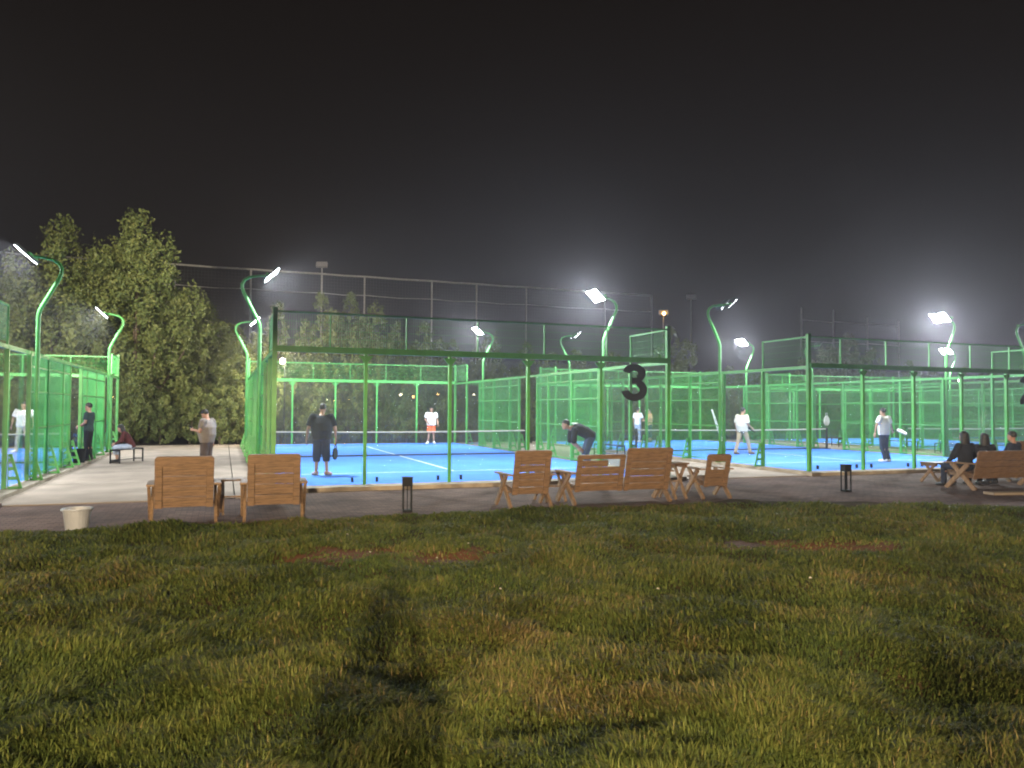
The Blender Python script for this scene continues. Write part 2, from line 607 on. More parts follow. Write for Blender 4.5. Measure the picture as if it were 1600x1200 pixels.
def blades():
    N = 760000
    z = 2.2 * (14.5 / 2.2) ** rng.random(N)          # denser close by
    x = (rng.random(N) * 2 - 1) * (0.74 * z + .4)
    wx = CAM.x + CR0.x * x + CF0.x * z
    wy = CAM.y + CR0.y * x + CF0.y * z
    e = lawn_edge(wx)
    b = bare(wx, wy)
    c = tuft(wx, wy)
    keep = (wy < e + .05 * rng.random(N)) & (rng.random(N) > b * .80) & (rng.random(N) < .50 + .7 * c)
    wx, wy, z, c, b, e = (q[keep] for q in (wx, wy, z, c, b, e))
    n = len(wx)
    fd = np.clip((e - wy) / .5, 0, 1)
    wz = -0.10 + .012 * fd + (hills(wx, wy) + .03) * fd - .005
    L = (0.045 + 0.075 * rng.random(n) ** 1.4) * (.52 + .95 * c) * (.6 + .4 * fd) * (1 - .5 * b)
    wd = (0.0030 + 0.0030 * rng.random(n)) * np.clip(z / 5.0, .8, 2.6)
    flow = 2.2 * np.sin(wx * .9 + 1.2 * np.sin(wy * .7)) + 1.6 * np.sin(wy * 1.7 - wx * 1.1)
    az = flow + rng.standard_normal(n) * 1.1
    ln = np.clip(.45 + .5 * rng.random(n) + .15 * rng.standard_normal(n), .1, 1.15)
    bx, by = np.cos(az), np.sin(az)
    sx, sy = -by, bx
    P = np.empty((n, 5, 3), np.float32)
    m = L * .55
    lean1 = ln * .35 * L
    lean2 = ln * 1.0 * L
    P[:, 0] = np.stack([wx - sx * wd, wy - sy * wd, wz], -1)
    P[:, 1] = np.stack([wx + sx * wd, wy + sy * wd, wz], -1)
    P[:, 2] = np.stack([wx + bx * lean1 + sx * wd * .8, wy + by * lean1 + sy * wd * .8, wz + m], -1)
    P[:, 3] = np.stack([wx + bx * lean1 - sx * wd * .8, wy + by * lean1 - sy * wd * .8, wz + m], -1)
    P[:, 4] = np.stack([wx + bx * lean2, wy + by * lean2, wz + L * (1.02 - .48 * ln)], -1)
    me = bpy.data.meshes.new('grass')
    me.vertices.add(n * 5)
    me.vertices.foreach_set('co', P.reshape(-1))
    base = np.arange(n) * 5
    quad = np.stack([base, base + 1, base + 2, base + 3], -1)
    tri = np.stack([base + 3, base + 2, base + 4], -1)
    loops = np.concatenate([quad.reshape(-1), tri.reshape(-1)]).astype(np.int32)
    me.loops.add(len(loops))
    me.loops.foreach_set('vertex_index', loops)
    me.polygons.add(2 * n)
    st = np.concatenate([np.arange(n) * 4, 4 * n + np.arange(n) * 3]).astype(np.int32)
    me.polygons.foreach_set('loop_start', st)
    tint = np.clip(.40 + .42 * (c - .5) + .22 * rng.standard_normal(n) + .18 * np.sin(wx * 1.1 + 1) * np.sin(wy * .9) + .3 * b + .42 * dry(wx, wy), 0, 1)
    a = me.attributes.new('tint', 'FLOAT', 'POINT')
    a.data.foreach_set('value', np.repeat(tint, 5).astype(np.float32))
    me.materials.append(M_GRASS)
    me.update(calc_edges=True)
    link('grass', me, kind='stuff', label='short tufted lawn grass in the foreground')


blades()

# ---------------------------------------------------------------- padel courts
_wires = {}


def wire_mesh(W, H, step=0.05, r=0.0031, m=None, hstep=0.05):
    key = (round(W, 3), round(H, 3), step, r)
    if key in _wires:
        return _wires[key]
    b = MB()
    nv = max(2, int(round(W / step)))
    nh = max(2, int(round(H / hstep)))

    def prism(p0, p1, a, c):
        k = len(b.v)
        for p in (p0, p1):
            for i, j in ((1, 0), (0, 1), (-1, 0), (0, -1)):
                b.v.append(Vector(p) + Vector(a) * i * r + Vector(c) * j * r)
        for i in range(4):
            j = (i + 1) % 4
            b.f.append((k + i, k + j, k + 4 + j, k + 4 + i))
    for i in range(nv + 1):
        x = -W / 2 + W * i / nv
        prism((x, 0, -H / 2), (x, 0, H / 2), (1, 0, 0), (0, 1, 0))
    for j in range(nh + 1):
        z = -H / 2 + H * j / nh
        prism((-W / 2, r * 1.6, z), (W / 2, r * 1.6, z), (0, 0, 1), (0, 1, 0))
    _wires[key] = b.mesh('mesh_panel', m or M_WIRE)
    return _wires[key]


def brace_mesh():
    b = MB()                                   # tapered bracket with openings, points along +x
    b.bar((.03, 0, 0), (.03, 0, .72), .04, .012, (0, 1, 0))
    b.bar((.27, 0, 0), (.07, 0, .72), .04, .05, (0, 1, 0))
    b.bar((.03, 0, .02), (.28, 0, .02), .04, .05, (0, 1, 0))
    for z, x1 in ((.22, .20), (.42, .15), (.60, .10)):
        b.bar((.03, 0, z), (x1, 0, z), .04, .07, (0, 1, 0))
    b.bar((.03, 0, .70), (.1, 0, .70), .04, .06, (0, 1, 0))
    return b.mesh('brace', M_GREEN)


BRACE = brace_mesh()
GZROT = R(90)


def stroke_digit(pts_l, pts_r):
    pass


def digit_mesh(which):
    """heavy sans-serif digits, about 1 unit high, 0.06 thick outline from thick strokes"""
    b = MB()

    def ribbon(path, w, y=0.0):
        # flat mitred ribbon in xz with a little thickness
        n = len(path)
        L, Rr = [], []
        for i in range(n):
            a = Vector(path[max(i - 1, 0)])
            c = Vector(path[min(i + 1, n - 1)])
            t = (c - a).normalized()
            nn = Vector((-t.y, t.x))
            ww = w[i] if isinstance(w, list) else w
            L.append(Vector(path[i]) + nn * ww / 2)
            Rr.append(Vector(path[i]) - nn * ww / 2)
        k = len(b.v)
        for q in L + Rr:
            b.v.append(Vector((q.x, y, q.y)))
        for i in range(n - 1):
            b.f.append((k + i, k + i + 1, k + n + i + 1, k + n + i))
    if which == 3:
        p = []
        for i in range(19):
            a = R(172 - i * (172 + 62) / 18)
            p.append((.0 + .205 * math.cos(a), .255 + .165 * math.sin(a)))
        wl = [.20] * 19
        ribbon(p, wl)
        p = []
        for i in range(21):
            a = R(70 - i * (70 + 174) / 20)
            p.append((.0 + .235 * math.cos(a), -.205 + .215 * math.sin(a)))
        ribbon(p, .205, 0.0006)
        ribbon([(-.06, .05), (.13, .05)], .17, 0.0012)
    else:
        p = []
        for i in range(17):
            a = R(170 - i * (170 + 38) / 16)
            p.append((.0 + .22 * math.cos(a), .22 + .20 * math.sin(a)))
        p += [(.06, -.08), (-.10, -.21), (-.20, -.33)]
        ribbon(p, .20)
        ribbon([(-.31, -.42), (.31, -.42)], .16, 0.0006)
        ribbon([(-.295, -.37), (-.08, -.30)], .12, 0.0012)
    return b.mesh('court_number', M_SIGN)


DIGITS = {3: digit_mesh(3), 2: digit_mesh(2)}


def part(name, me, root, loc, rot=None):
    return link(name, me, root, loc, rot)


def enclosure(k, x, y, label, gate_r=True):
    root = thing('padel_enclosure', label, 'padel court', (x, y, 0), 0, 'padel court enclosures')
    postm = box_mesh((.07, .09, 3.0), M_GREEN)
    cornm = box_mesh((.10, .10, 3.95), M_GREEN)
    beamm = box_mesh((10.0, .10, .13), M_GREEN)
    capm = box_mesh((10.0, .04, .04), M_GREEN)
    panem = box_mesh((1.94, .012, 2.86), M_GLASS)
    clipm = box_mesh((.05, .05, .11), M_BLACK)
    gus = MB()
    gus.v = [Vector(p) for p in ((-.17, 0, 0), (.17, 0, 0), (.035, 0, -.16), (-.035, 0, -.16), (-.17, .02, 0), (.17, .02, 0), (.035, .02, -.16), (-.035, .02, -.16))]
    gus.f = [(0, 3, 2, 1), (4, 5, 6, 7), (0, 1, 5, 4), (1, 2, 6, 5), (2, 3, 7, 6), (3, 0, 4, 7)]
    gusm = gus.mesh('gusset', M_GREEN)
    # ---- end walls
    for yy, out in ((0, -1), (20, 1)):
        for w in (2, 4, 6, 8):
            p = part('post', postm, root, (w, yy, 1.5))
            part('gusset', gusm, p, (0, out * .03, 1.43))
        for w in (0, 10):
            part('corner_post', cornm, root, (w, yy, 1.975))
        part('beam', beamm, root, (5, yy + out * .052, 3.03))
        part('top_rail', capm, root, (5, yy + out * .03, 3.86))
        for i in range(5):
            g = part('glass_pane', panem, root, (1 + 2 * i, yy, 1.48))
            if yy == 0:
                for dx in (-.72, .72):
                    part('glass_clip', clipm, g, (dx, -.03, -1.37))
                if i == 4 and k in DIGITS:
                    n = part('court_number', DIGITS[k], g, (-.02, -.0085, .965))
                    n.scale = (1.14, 1, .93)
                    n.rotation_euler = (0, 0, 0)
        xs = [0.05, 1.2, 2.95, 4.7, 6.45, 8.2, 9.95]
        for a, b_ in zip(xs[:-1], xs[1:]):
            part('mesh_panel', wire_mesh(b_ - a, .74, r=.0021, hstep=.20), root, ((a + b_) / 2, yy, 3.475))
        for a in xs[1:-1]:
            part('mesh_post', box_mesh((.03, .04, .74), M_GREEN), root, (a, yy + .03, 3.47))
    # ---- side walls
    for xx, out in ((0, -1), (10, 1)):
        rz = R(90)
        for y0, y1 in ((0, 2), (2, 4), (16, 18), (18, 20)):
            part('glass_pane', panem, root, (xx, (y0 + y1) / 2, 1.48), (0, 0, rz))
        for y0, y1 in ((0, 4), (16, 20)):
            part('side_rail', box_mesh((.08, 3.9, .09), M_GREEN), root, (xx, (y0 + y1) / 2, 2.985))
        for y0 in (0.05, 18.05):
            part('mesh_panel', wire_mesh(1.9, .74, r=.0023, hstep=.20), root, (xx, y0 + .95, 3.475), (0, 0, rz))
            part('top_rail', box_mesh((.04, 1.9, .04), M_GREEN), root, (xx, y0 + .95, 3.86))
        for yy in (2, 18):
            part('mesh_post', box_mesh((.04, .04, .85), M_GREEN), root, (xx, yy, 3.46))
        for yy in (2, 4, 6, 8, 9.05, 10.95, 12, 14, 16, 18):
            p = part('post', postm, root, (xx, yy, 1.5), (0, 0, rz))
            br = part('brace', BRACE, p, (0, -out * .045, -1.5), (0, 0, R(-90) if out > 0 else R(90)))
        for y0, y1 in ((4, 6), (6, 8), (8, 9.05), (10.95, 12), (12, 14), (14, 16)):
            L = y1 - y0 - .07
            c = (y0 + y1) / 2
            part('mesh_panel', wire_mesh(L, 2.9), root, (xx, c, 1.5), (0, 0, rz))
            for z in (.06, 1.2, 2.08, 2.68):
                part('side_rail', box_mesh((.045, L, .04), M_GREEN), root, (xx, c, z))
            part('side_rail', box_mesh((.08, L, .09), M_GREEN), root, (xx, c, 2.985))
        part('gate_header', box_mesh((.06, 1.83, .07), M_GREEN), root, (xx, 10, 2.985))
    return root


enclosure(3, 0, 0, 'green and glass padel court enclosure with a big black 3 on its right end pane')
enclosure(4, *COURTS[4], 'padel court enclosure at the left edge of the picture, seen along its green side fence')
enclosure(2, *COURTS[2], 'padel court enclosure on the right with a big black 2 at the picture edge')
enclosure(1, *COURTS[1], 'padel court enclosure behind the one numbered 2, far right, its glass ends out of frame')


def court_net(k, x, y, label):
    root = thing('padel_net', label, 'net', (x, y + 10, 0), 0, 'padel court nets')
    b = MB()
    r = .0022
    for i in range(166):
        xx = .02 + 9.76 * i / 165
        b.bar((xx + .1, 0, .03), (xx + .1, 0, .88), 2 * r, 2 * r)
    for j in range(15):
        z = .05 + .83 * j / 14
        b.bar((.12, 0, z), (9.88, 0, z), 2 * r, 2 * r, (0, 1, 0))
    b.build('net_mesh', M_NET, root)
    t = MB()
    N = 12
    t.loft([((.12 + 9.76 * i / N, 0, .90 - .035 * math.sin(math.pi * i / N)), (0, .012, 0), (0, 0, .026)) for i in range(N + 1)], 8)
    t.build('net_tape', mat('net_band', (.42, .39, .34), .8), root)
    MB().box((5, 0, .035), (9.76, .02, .05)).build('bottom_band', M_NET, root)
    for xx in (.08, 9.92):
        q = MB().box((xx, 0, .48), (.07, .07, .96)).box((xx, 0, .02), (.2, .3, .03))
        q.build('net_post', M_BLACK, root)


court_net(3, 0, 0, 'dark padel net with white tape across the middle court behind the black shirted man')
court_net(4, *COURTS[4], 'padel net of the leftmost court, seen behind the green fence posts')
court_net(2, *COURTS[2], 'padel net on the right hand court behind the man in the pale shirt')
court_net(1, *COURTS[1], 'distant padel net in the farthest court on the right')


# ---------------------------------------------------------------- floodlights
def flood_meshes():
    pole = MB()
    pts = [(0, 0, -.09), (0, 0, 2.0), (0, 0, 3.85), (.02, 0, 3.98), (.07, 0, 4.1), (.40, 0, 4.76), (.455, 0, 4.9), (.46, 0, 5.02), (.40, 0, 5.14), (.27, 0, 5.22), (.05, 0, 5.27), (-.12, 0, 5.28)]
    rad = [.05, .05, .05, .05, .048, .045, .043, .042, .04, .037, .033, .03]
    pole.tube(pts, rad, 12)
    pm = pole.mesh('pole', M_GREEN, True)
    ar = MB()
    ar.box((-.15, 0, 5.28), (.05, .86, .05))
    am = ar.mesh('crossarm', M_GREEN)
    hd = MB()
    hd.box((0, 0, .03), (.49, .30, .035))
    for i in range(8):
        hd.box((-.22 + .063 * i, 0, .058), (.008, .27, .04))
    hm = hd.mesh('lamp_head', M_LAMPBODY)
    lm = MB().box((0, 0, .006), (.45, .26, .006)).mesh('led_panel', M_LED)
    return pm, am, hm, lm


FL = flood_meshes()
flood_light = bpy.data.lights.new('flood_light', 'AREA')
flood_light.shape = 'RECTANGLE'
flood_light.size = .44
flood_light.size_y = .25
flood_light.energy = FLOOD_W
flood_light.color = (0.90, 0.95, 1.0)


def floodlight(x, y, side, label, lit=True):
    """side +1: pole stands right of a court and shines to -x"""
    root = thing('floodlight', label, 'floodlight', (x, y, 0), 0 if side > 0 else math.pi, 'curved green floodlight poles round the courts')
    part('pole', FL[0], root, (0, 0, 0))
    part('crossarm', FL[1], root, (0, 0, 0))
    for dy in (-.20, .20):
        h = part('lamp_head', FL[2], root, (-.30, dy, 5.30), (0, R(43), 0))
        part('led_panel', FL[3], h, (0, 0, 0))
        lo = bpy.data.objects.new('flood_light', flood_light)
        col.objects.link(lo)
        lo.parent = h
        lo.location = (0, 0, -.004)
    return root


names = {3: 'middle court', 4: 'leftmost court', 2: 'right hand court', 1: 'farthest right court'}
spots = []
for k in (4, 3, 2, 1):
    x, y = COURTS[k]
    for side in (-1, 1):
        for yy in (4, 16):
            if k == 4 and side == -1 and yy == 4:
                pass
            s = 'right' if side > 0 else 'left'
            d = 'near' if yy == 4 else 'far'
            floodlight(x + (10.16 if side > 0 else -.16), y + yy, side,
                       'lit curved green pole at the %s end of the %s\'s %s side' % (d, names[k], s))


# ---------------------------------------------------------------- garden lamps and bulbs behind the photographer
def garden_lamp(x, y, h, label, watts):
    root = thing('garden_lamp', label, 'lamp post', (x, y, -.1), 0, 'warm garden lamp posts behind the photographer')
    p = MB()
    p.tube([(0, 0, 0), (0, 0, .12), (0, 0, .14), (0, 0, h - .25)], [.09, .09, .045, .035], 12)
    p.build('post', M_BLACK, root, smooth=False)
    MB().loft([((0, 0, h - .25), (.10, 0, 0), (0, .10, 0)), ((0, 0, h - .21), (.13, 0, 0), (0, .13, 0))], 12).build('collar', M_BLACK, root)
    MB().loft([((0, 0, h + .13), (.2, 0, 0), (0, .2, 0)), ((0, 0, h + .18), (.16, 0, 0), (0, .16, 0)), ((0, 0, h + .24), (.03, 0, 0), (0, .03, 0))], 14).build('cap', M_BLACK, root)
    for a in range(4):
        q = R(45 + 90 * a)
        MB().tube([(.12 * math.cos(q), .12 * math.sin(q), h - .22), (.12 * math.cos(q), .12 * math.sin(q), h + .14)], .008, 6).build('cage_bar', M_BLACK, root)
    MB().ball((0, 0, h - .05), .07).build('bulb', M_WARM, root, smooth=True)
    l = bpy.data.lights.new('garden_light', 'SPOT')      # hooded: nothing above the cut-off line
    l.spot_size = R(179.6)
    l.spot_blend = 0.06
    l.energy = watts
    l.color = (1.0, 0.75, 0.46)
    l.shadow_soft_size = .085
    lo = bpy.data.objects.new('garden_light', l)
    col.objects.link(lo)
    lo.parent = root
    lo.location = (0, 0, h - .05)


gx, gy = view(1.35, -9.3)
garden_lamp(gx, gy, 3.9, 'warm lamp post standing behind the photographer on the right', GARDEN_W * 13)
gx, gy = view(-5.1, -9.0)
garden_lamp(gx, gy, 3.6, 'warm lamp post standing behind the photographer on the left', GARDEN_W * 9)


def festoon():
    root = thing('festoon_lights', 'string of warm bulbs between two poles far behind the photographer', 'string lights', (0, -34, -.1))
    n = 11
    x0, x1 = -14.0, 16.0
    pts = []
    for i in range(41):
        t = i / 40
        sag = math.sin(math.pi * ((t * 3) % 1)) * .45
        pts.append((x0 + (x1 - x0) * t, 0, 3.35 - sag))
    MB().tube(pts, .008, 5).build('cable', M_BLACK, root)
    for t in (0, 1 / 3, 2 / 3, 1):
        MB().tube([(x0 + (x1 - x0) * t, 0, 0), (x0 + (x1 - x0) * t, 0, 3.5)], .03, 8).build('pole', M_BLACK, root)
    for i in range(n * 3):
        t = (i + .5) / (n * 3) + random.uniform(-.006, .006)
        if i % 3 == 1 or random.random() < .35:
            continue
        sag = math.sin(math.pi * ((t * 3) % 1)) * .45
        z = 3.35 - sag - random.choice((0, 0, .12, .3))
        s = MB().tube([(x0 + (x1 - x0) * t, 0, z), (x0 + (x1 - x0) * t, 0, z - .1)], .015, 6).build('socket', M_BLACK, root)
        MB().ball((x0 + (x1 - x0) * t, 0, z - .16), random.choice((.045, .07, .10))).build('bulb', random.choice((M_AMBER, M_AMBER, M_WARM)), s, smooth=True)


festoon()


# ---------------------------------------------------------------- tall ball fence far behind
def ball_fence():
    root = thing('ball_fence', 'tall grey netted ball fence rising behind the trees', 'fence', (0, 60, -.2))
    H = 15.2
    xs = [-32, -25.5, -19, -12, -5.5, 1.2, 7.87, 12.1, 19.1, 24.0, 29.7, 39.3, 45.4]
    for x in xs:
        MB().tube([(x, 0, 0), (x, 0, H)], .085, 8).build('post', M_GREY, root)
    for a, b in zip(xs[:-1], xs[1:]):
        z = lambda q: H - .25 * 0
        MB().tube([(a, 0, H), ((a + b) / 2, 0, H - .04), (b, 0, H)], .09, 8).build('top_rail', M_GREY, root)
        MB().tube([(a, 0, H - 1.9), ((a + b) / 2, 0, H - 2.0), (b, 0, H - 1.9)], .04, 6).build('mid_rail', M_GREY, root)
    n = MB()
    x = -32.0
    while x < 45.4:
        n.bar((x, 0, .5), (x, 0, H), .012, .012)
        x += .30
    z = .6
    while z < H:
        n.bar((-32, 0, z), (45.4, 0, z), .012, .012, (0, 1, 0))
        z += .30
    n.build('netting', mat('grey_cord', (.11, .12, .115), .8), root, kind='stuff')


ball_fence()


def ball_fence_right():
    root = thing('ball_fence', 'short run of grey netted fence posts behind the right hand courts', 'fence', (0, 50, -.2))
    xs = [58.3, 62.76, 67.67, 72.4]
    for x, h in zip(xs, (13.2, 13.2, 12.6, 12.4)):
        MB().tube([(x, 0, 0), (x, 0, h)], .085, 8).build('post', M_GREY, root)
    for a, b in zip(xs[:-1], xs[1:]):
        for z in (11.9, 9.6):
            MB().tube([(a, 0, z), (b, 0, z - .12)], .04, 6).build('rail', M_GREY, root)


ball_fence_right()


def mast(x, y, h, label, lit=None, rz=0.0, small=False):
    root = thing('light_mast', label, 'light mast', (x, y, -.2), rz, 'light masts beyond the trees')
    MB().tube([(0, 0, 0), (0, 0, h)], [.11, .07] if not small else [.045, .035], 10).build('pole', M_GREY if not small else M_BLACK, root)
    hd = MB().box((0, -.1, h + .25), (1.1, .3, .55), Matrix.Rotation(R(-25), 3, 'X')) if not small else MB().box((0, -.2, h + .03), (.14, .5, .06))
    hd.build('lamp_head', mat('pale_housing', (.42, .40, .40), .5), root)
    if lit:
        MB().ball((0, -.42, h + .1 - (.22 if small else 0)), .16 if not small else .13).build('bulb', lit, root, smooth=True)
    return root


mast(8.1, 62, 16.2, 'unlit pale light head on a mast above the tall fence, left', None, R(-20))
mast(52.1, 62, 15.4, 'unlit pale light head on a mast right of the tall fence', None, R(-20))
mast(48.2, 62, 13.3, 'mast with a small amber light right of the tall fence', M_AMBER, R(-20))
wl = mast(1.81, 22.5, 4.35, 'low mast with a glowing warm light behind the far left corner of the middle court', M_WARM, R(-20), True)
l = bpy.data.lights.new('mast_glow', 'POINT')
l.energy, l.color, l.shadow_soft_size = 6000, (1.0, .82, .55), .15
lo = bpy.data.objects.new('mast_glow', l)
col.objects.link(lo)
lo.parent = wl
lo.location = (0, -.42, 4.23)


# street light that shines on the big trees from the left
def street_light(x, y, h, aim, label, watts):
    root = thing('street_light', label, 'street light', (x, y, -.2), math.atan2(aim[1] - y, aim[0] - x))
    MB().tube([(0, 0, 0), (0, 0, h * .7), (0, 0, h - .3), (.3, 0, h), (1.1, 0, h + .08)], [.10, .08, .06, .05, .04], 10).build('pole', M_GREY, root)
    hd = box('lamp_head', (1.35, 0, h + .06), (.7, .30, .12), M_LAMPBODY, root, (0, R(-94), 0))
    box('lens', (0, 0, -.064), (.6, .24, .008), M_WARM, hd)
    l = bpy.data.lights.new('street_glow', 'AREA')
    l.shape = 'RECTANGLE'
    l.size, l.size_y = .58, .22
    l.spread = R(54)
    l.energy = watts
    l.color = (1.0, .86, .62)
    lo = bpy.data.objects.new('street_glow', l)
    col.objects.link(lo)
    lo.parent = hd
    lo.location = (0, 0, -.075)


street_light(-10.5, -6.0, 8.0, (-3.2, 27), 'street light out of the picture on the left that shines on the big trees', 1800)


# ---------------------------------------------------------------- trees
def crown_mesh(name, seed, plumes, leaf, n, m):
    """plumes: (x, y, z0, z1, radius); leaves gather in tufts round each plume"""
    g = np.random.default_rng(seed)
    vol = np.array([(p[3] - p[2]) * p[4] for p in plumes])
    cnt = np.maximum(60, (n * vol / vol.sum()).astype(int))
    C, O, T = [], [], []
    for (px, py, z0, z1, rad), c in zip(plumes, cnt):
        nt = max(6, c // 26)
        t = g.random(nt) ** .85
        prof = np.clip(1 - (2 * np.clip(t * .96 + .03, 0, 1) - 1) ** 2, 0, 1) ** .5 * (1.0 - .12 * t)
        a = g.random(nt) * 2 * np.pi
        rr = rad * prof * (.45 + .6 * g.random(nt) ** .5)
        tc = np.stack([px + rr * np.cos(a), py + rr * np.sin(a), z0 + (z1 - z0) * t], -1)
        tr = rad * (.16 + .16 * g.random(nt))
        w = g.integers(0, nt, c)
        d = g.standard_normal((c, 3))
        d /= np.linalg.norm(d, axis=1)[:, None]
        d *= (g.random(c) ** .5)[:, None] * tr[w][:, None] * np.array([1, 1, 1.35])
        C.append(tc[w] + d)
        o = np.stack([np.cos(a[w]), np.sin(a[w]), np.full(c, .45)], -1) + g.standard_normal((c, 3)) * .7
        O.append(o / np.linalg.norm(o, axis=1)[:, None])
        tt_ = g.random(nt) * .5 + .25
        T.append(np.clip(tt_[w] + g.standard_normal(c) * .16, 0, 1))
    C, O, T = np.concatenate(C), np.concatenate(O), np.concatenate(T)
    N = len(C)
    u = g.standard_normal((N, 3)) + np.array([0, 0, .6])
    u -= O * (u * O).sum(1)[:, None]
    u /= np.linalg.norm(u, axis=1)[:, None]
    v = np.cross(O, u)
    s = (leaf * (.7 + .6 * g.random(N)))[:, None]
    P = np.empty((N, 4, 3), np.float32)
    P[:, 0] = C - u * s * .5
    P[:, 1] = C + v * s * .22
    P[:, 2] = C + u * s * .5
    P[:, 3] = C - v * s * .22
    me = bpy.data.meshes.new(name)
    me.vertices.add(N * 4)
    me.vertices.foreach_set('co', P.reshape(-1))
    me.loops.add(N * 4)
    me.loops.foreach_set('vertex_index', np.arange(N * 4, dtype=np.int32))
    me.polygons.add(N)
    me.polygons.foreach_set('loop_start', np.arange(N, dtype=np.int32) * 4)
    at = me.attributes.new('tint', 'FLOAT', 'POINT')
    at.data.foreach_set('value', np.repeat(T, 4).astype(np.float32))
    me.materials.append(m)
    me.update(calc_edges=True)
    return me


def trunk_mesh(seed, h, plumes, r=.16):
    g = random.Random(seed)
    b = MB()
    b.tube([(0, 0, -.1), (g.uniform(-.05, .05), 0, h * .2), (g.uniform(-.15, .15), g.uniform(-.1, .1), h * .45), (0, 0, h * .75)], [r * 1.2, r, r * .7, r * .25], 9)
    for p in plumes[:7]:
        z = g.uniform(.15, .35) * h
        b.tube([(0, 0, z), (p[0] * .5, p[1] * .5, z + (p[2] - z) * .4 + .3), (p[0], p[1], (p[2] + p[3]) / 2)], [r * .5, r * .35, r * .12], 7)
    return b.mesh('trunk', M_BARK, True)


def plume_set(seed, h, rad, n, low=0.0):
    g = random.Random(seed)
    out = [(0, 0, h * (.16 + low), h, rad * .46)]
    for i in range(n):
        a = 2 * math.pi * i / n + g.uniform(-.3, .3)
        q = rad * g.uniform(.35, .78)
        top = h * g.uniform(.70, 1.0) * (1.0 - .16 * q / rad)
        out.append((q * math.cos(a), q * math.sin(a), top * g.uniform(.03, .30), top, rad * g.uniform(.36, .50)))
    return out


TV = []
for i, (h, rad, n, nl) in enumerate(((8.0, 2.2, 7, 15000), (8.0, 1.9, 6, 13000), (8.0, 2.5, 8, 16000), (8.0, 2.1, 6, 14000))):
    pl = plume_set(30 + i, h, rad, n)
    TV.append((crown_mesh('crown', 60 + i, pl, .17, nl, M_LEAF), trunk_mesh(i, h, pl)))
BG = []
for i in range(2):
    pl = plume_set(300 + i, 11.6, 3.3, 15)
    BG.append((crown_mesh('crown', 160 + i, pl, .21, 34000, M_LEAF), trunk_mesh(20 + i, 11.6, pl, .24)))
SH = []
for i in range(3):
    pl = plume_set(500 + i, 3.4, 1.7, 7)
    SH.append((crown_mesh('foliage', 260 + i, pl, .15, 7000, M_LEAF), trunk_mesh(40 + i, 3.4, pl, .07)))
GO = []
pl = plume_set(700, 6.6, 2.4, 7)
GO.append((crown_mesh('crown', 360, pl, .17, 13000, M_LEAFG), trunk_mesh(60, 6.6, pl)))


def tree(kind, x, y, sx, sz, label, group='trees behind the courts', name='tree', cat='tree'):
    cm, tm = kind
    r = thing(name, label, cat, (x, y, -.2), random.uniform(0, 6.28), group)
    r.scale = (sx, sx, sz)
    part('crown' if cat == 'tree' else 'foliage', cm, r, (0, 0, 0))
    part('trunk' if cat == 'tree' else 'stem', tm, r, (0, 0, 0))
    return r


BACK = 'tall plume shaped tree in the dense row behind the courts'
FAR = 'dim bushy tree in the second row behind the courts'
# big trees at the end of the left walkway
tree(BG[0], -8.9, 27.0, 1.0, .98, 'big bushy tree behind the left walkway, left of the two tallest', 'big trees at the end of the walkway')
tree(BG[1], -5.4, 27.2, 1.0, 1.06, 'tallest bushy tree of all, straight behind the pale left walkway', 'big trees at the end of the walkway')
tree(BG[1], -11.4, 29.5, .9, .74, 'large dim tree behind the lamp poles of the leftmost court', 'big trees at the end of the walkway')
tree(BG[0], -1.9, 29.0, .70, .66, 'large tree just left of the middle court, behind its far lamp pole', 'big trees at the end of the walkway')
BO = ['third from the left', 'fourth from the left', 'fifth from the left', 'sixth from the left', 'rightmost', 'second from the left', 'leftmost']
for i, (x, y, s, z, v) in enumerate(((-5.3, 23.7, .9, 1.0, 0), (-3.9, 23.5, .75, .75, 1), (-2.6, 23.8, .8, .9, 2), (-1.2, 23.6, .8, .85, 0), (.3, 23.8, .8, 1.0, 1), (-6.6, 24.0, .9, 1.1, 2), (-8.6, 23.6, .9, 1.0, 1))):
    tree(SH[v], x, y, s, z, 'low leafy bush, %s, at the end of the pale walkway' % BO[i], 'bushes at the end of the walkway', 'bush', 'bush')
# main row
ROW = [(-15.5, 26.5, .8), (-13.4, 26, .78), (-.2, 26, .74), (1.7, 26, .94), (4.06, 26.2, 1.02), (5.64, 26.4, 1.04), (7.0, 26, 1.0), (8.3, 26.3, .85), (9.9, 26, .84), (11.6, 26.2, .74), (13.9, 26, .82), (16.4, 26.3, .74),
       (18.0, 26, .66), (19.8, 26.4, .70), (22.3, 26, .72), (24.4, 26.2, .64), (26.5, 26, .90), (27.6, 26.4, .72), (29.6, 26, .58), (32.0, 26, .55), (34.4, 26.3, .56), (36.8, 26, .58),
       (44.5, 26.2, .6), (47.3, 26, .70), (50, 26.3, .62), (53, 26, .66), (56, 26.3, .68), (59.5, 26, .7), (63, 26, .7)]
for i, (x, y, s) in enumerate(ROW):
    tree(TV[i % 4], x, y, .72 + .2 * random.random(), s, 'plume shaped tree, %s, in the front row behind the courts' % ORD[i], 'row of trees behind the courts')
tree(GO[0], 39.4, 26.0, .95, .98, 'pale grey leaved tree behind the right hand court, left of two', 'pale trees behind the right hand court')
tree(GO[0], 41.9, 26.4, .9, 1.12, 'pale grey leaved tree behind the right hand court, right of two', 'pale trees behind the right hand court')
for i in range(29):
    x = -16 + i * 2.75 + random.uniform(-.5, .5)
    tree(TV[(i * 3 + 1) % 4], x, 30 + random.uniform(-.6, 1.5), .95, random.uniform(.50, .66) if x > 9 else random.uniform(.66, .82), 'dim bushy tree, %s, in the back row of trees' % ORD[i], 'second row of trees')
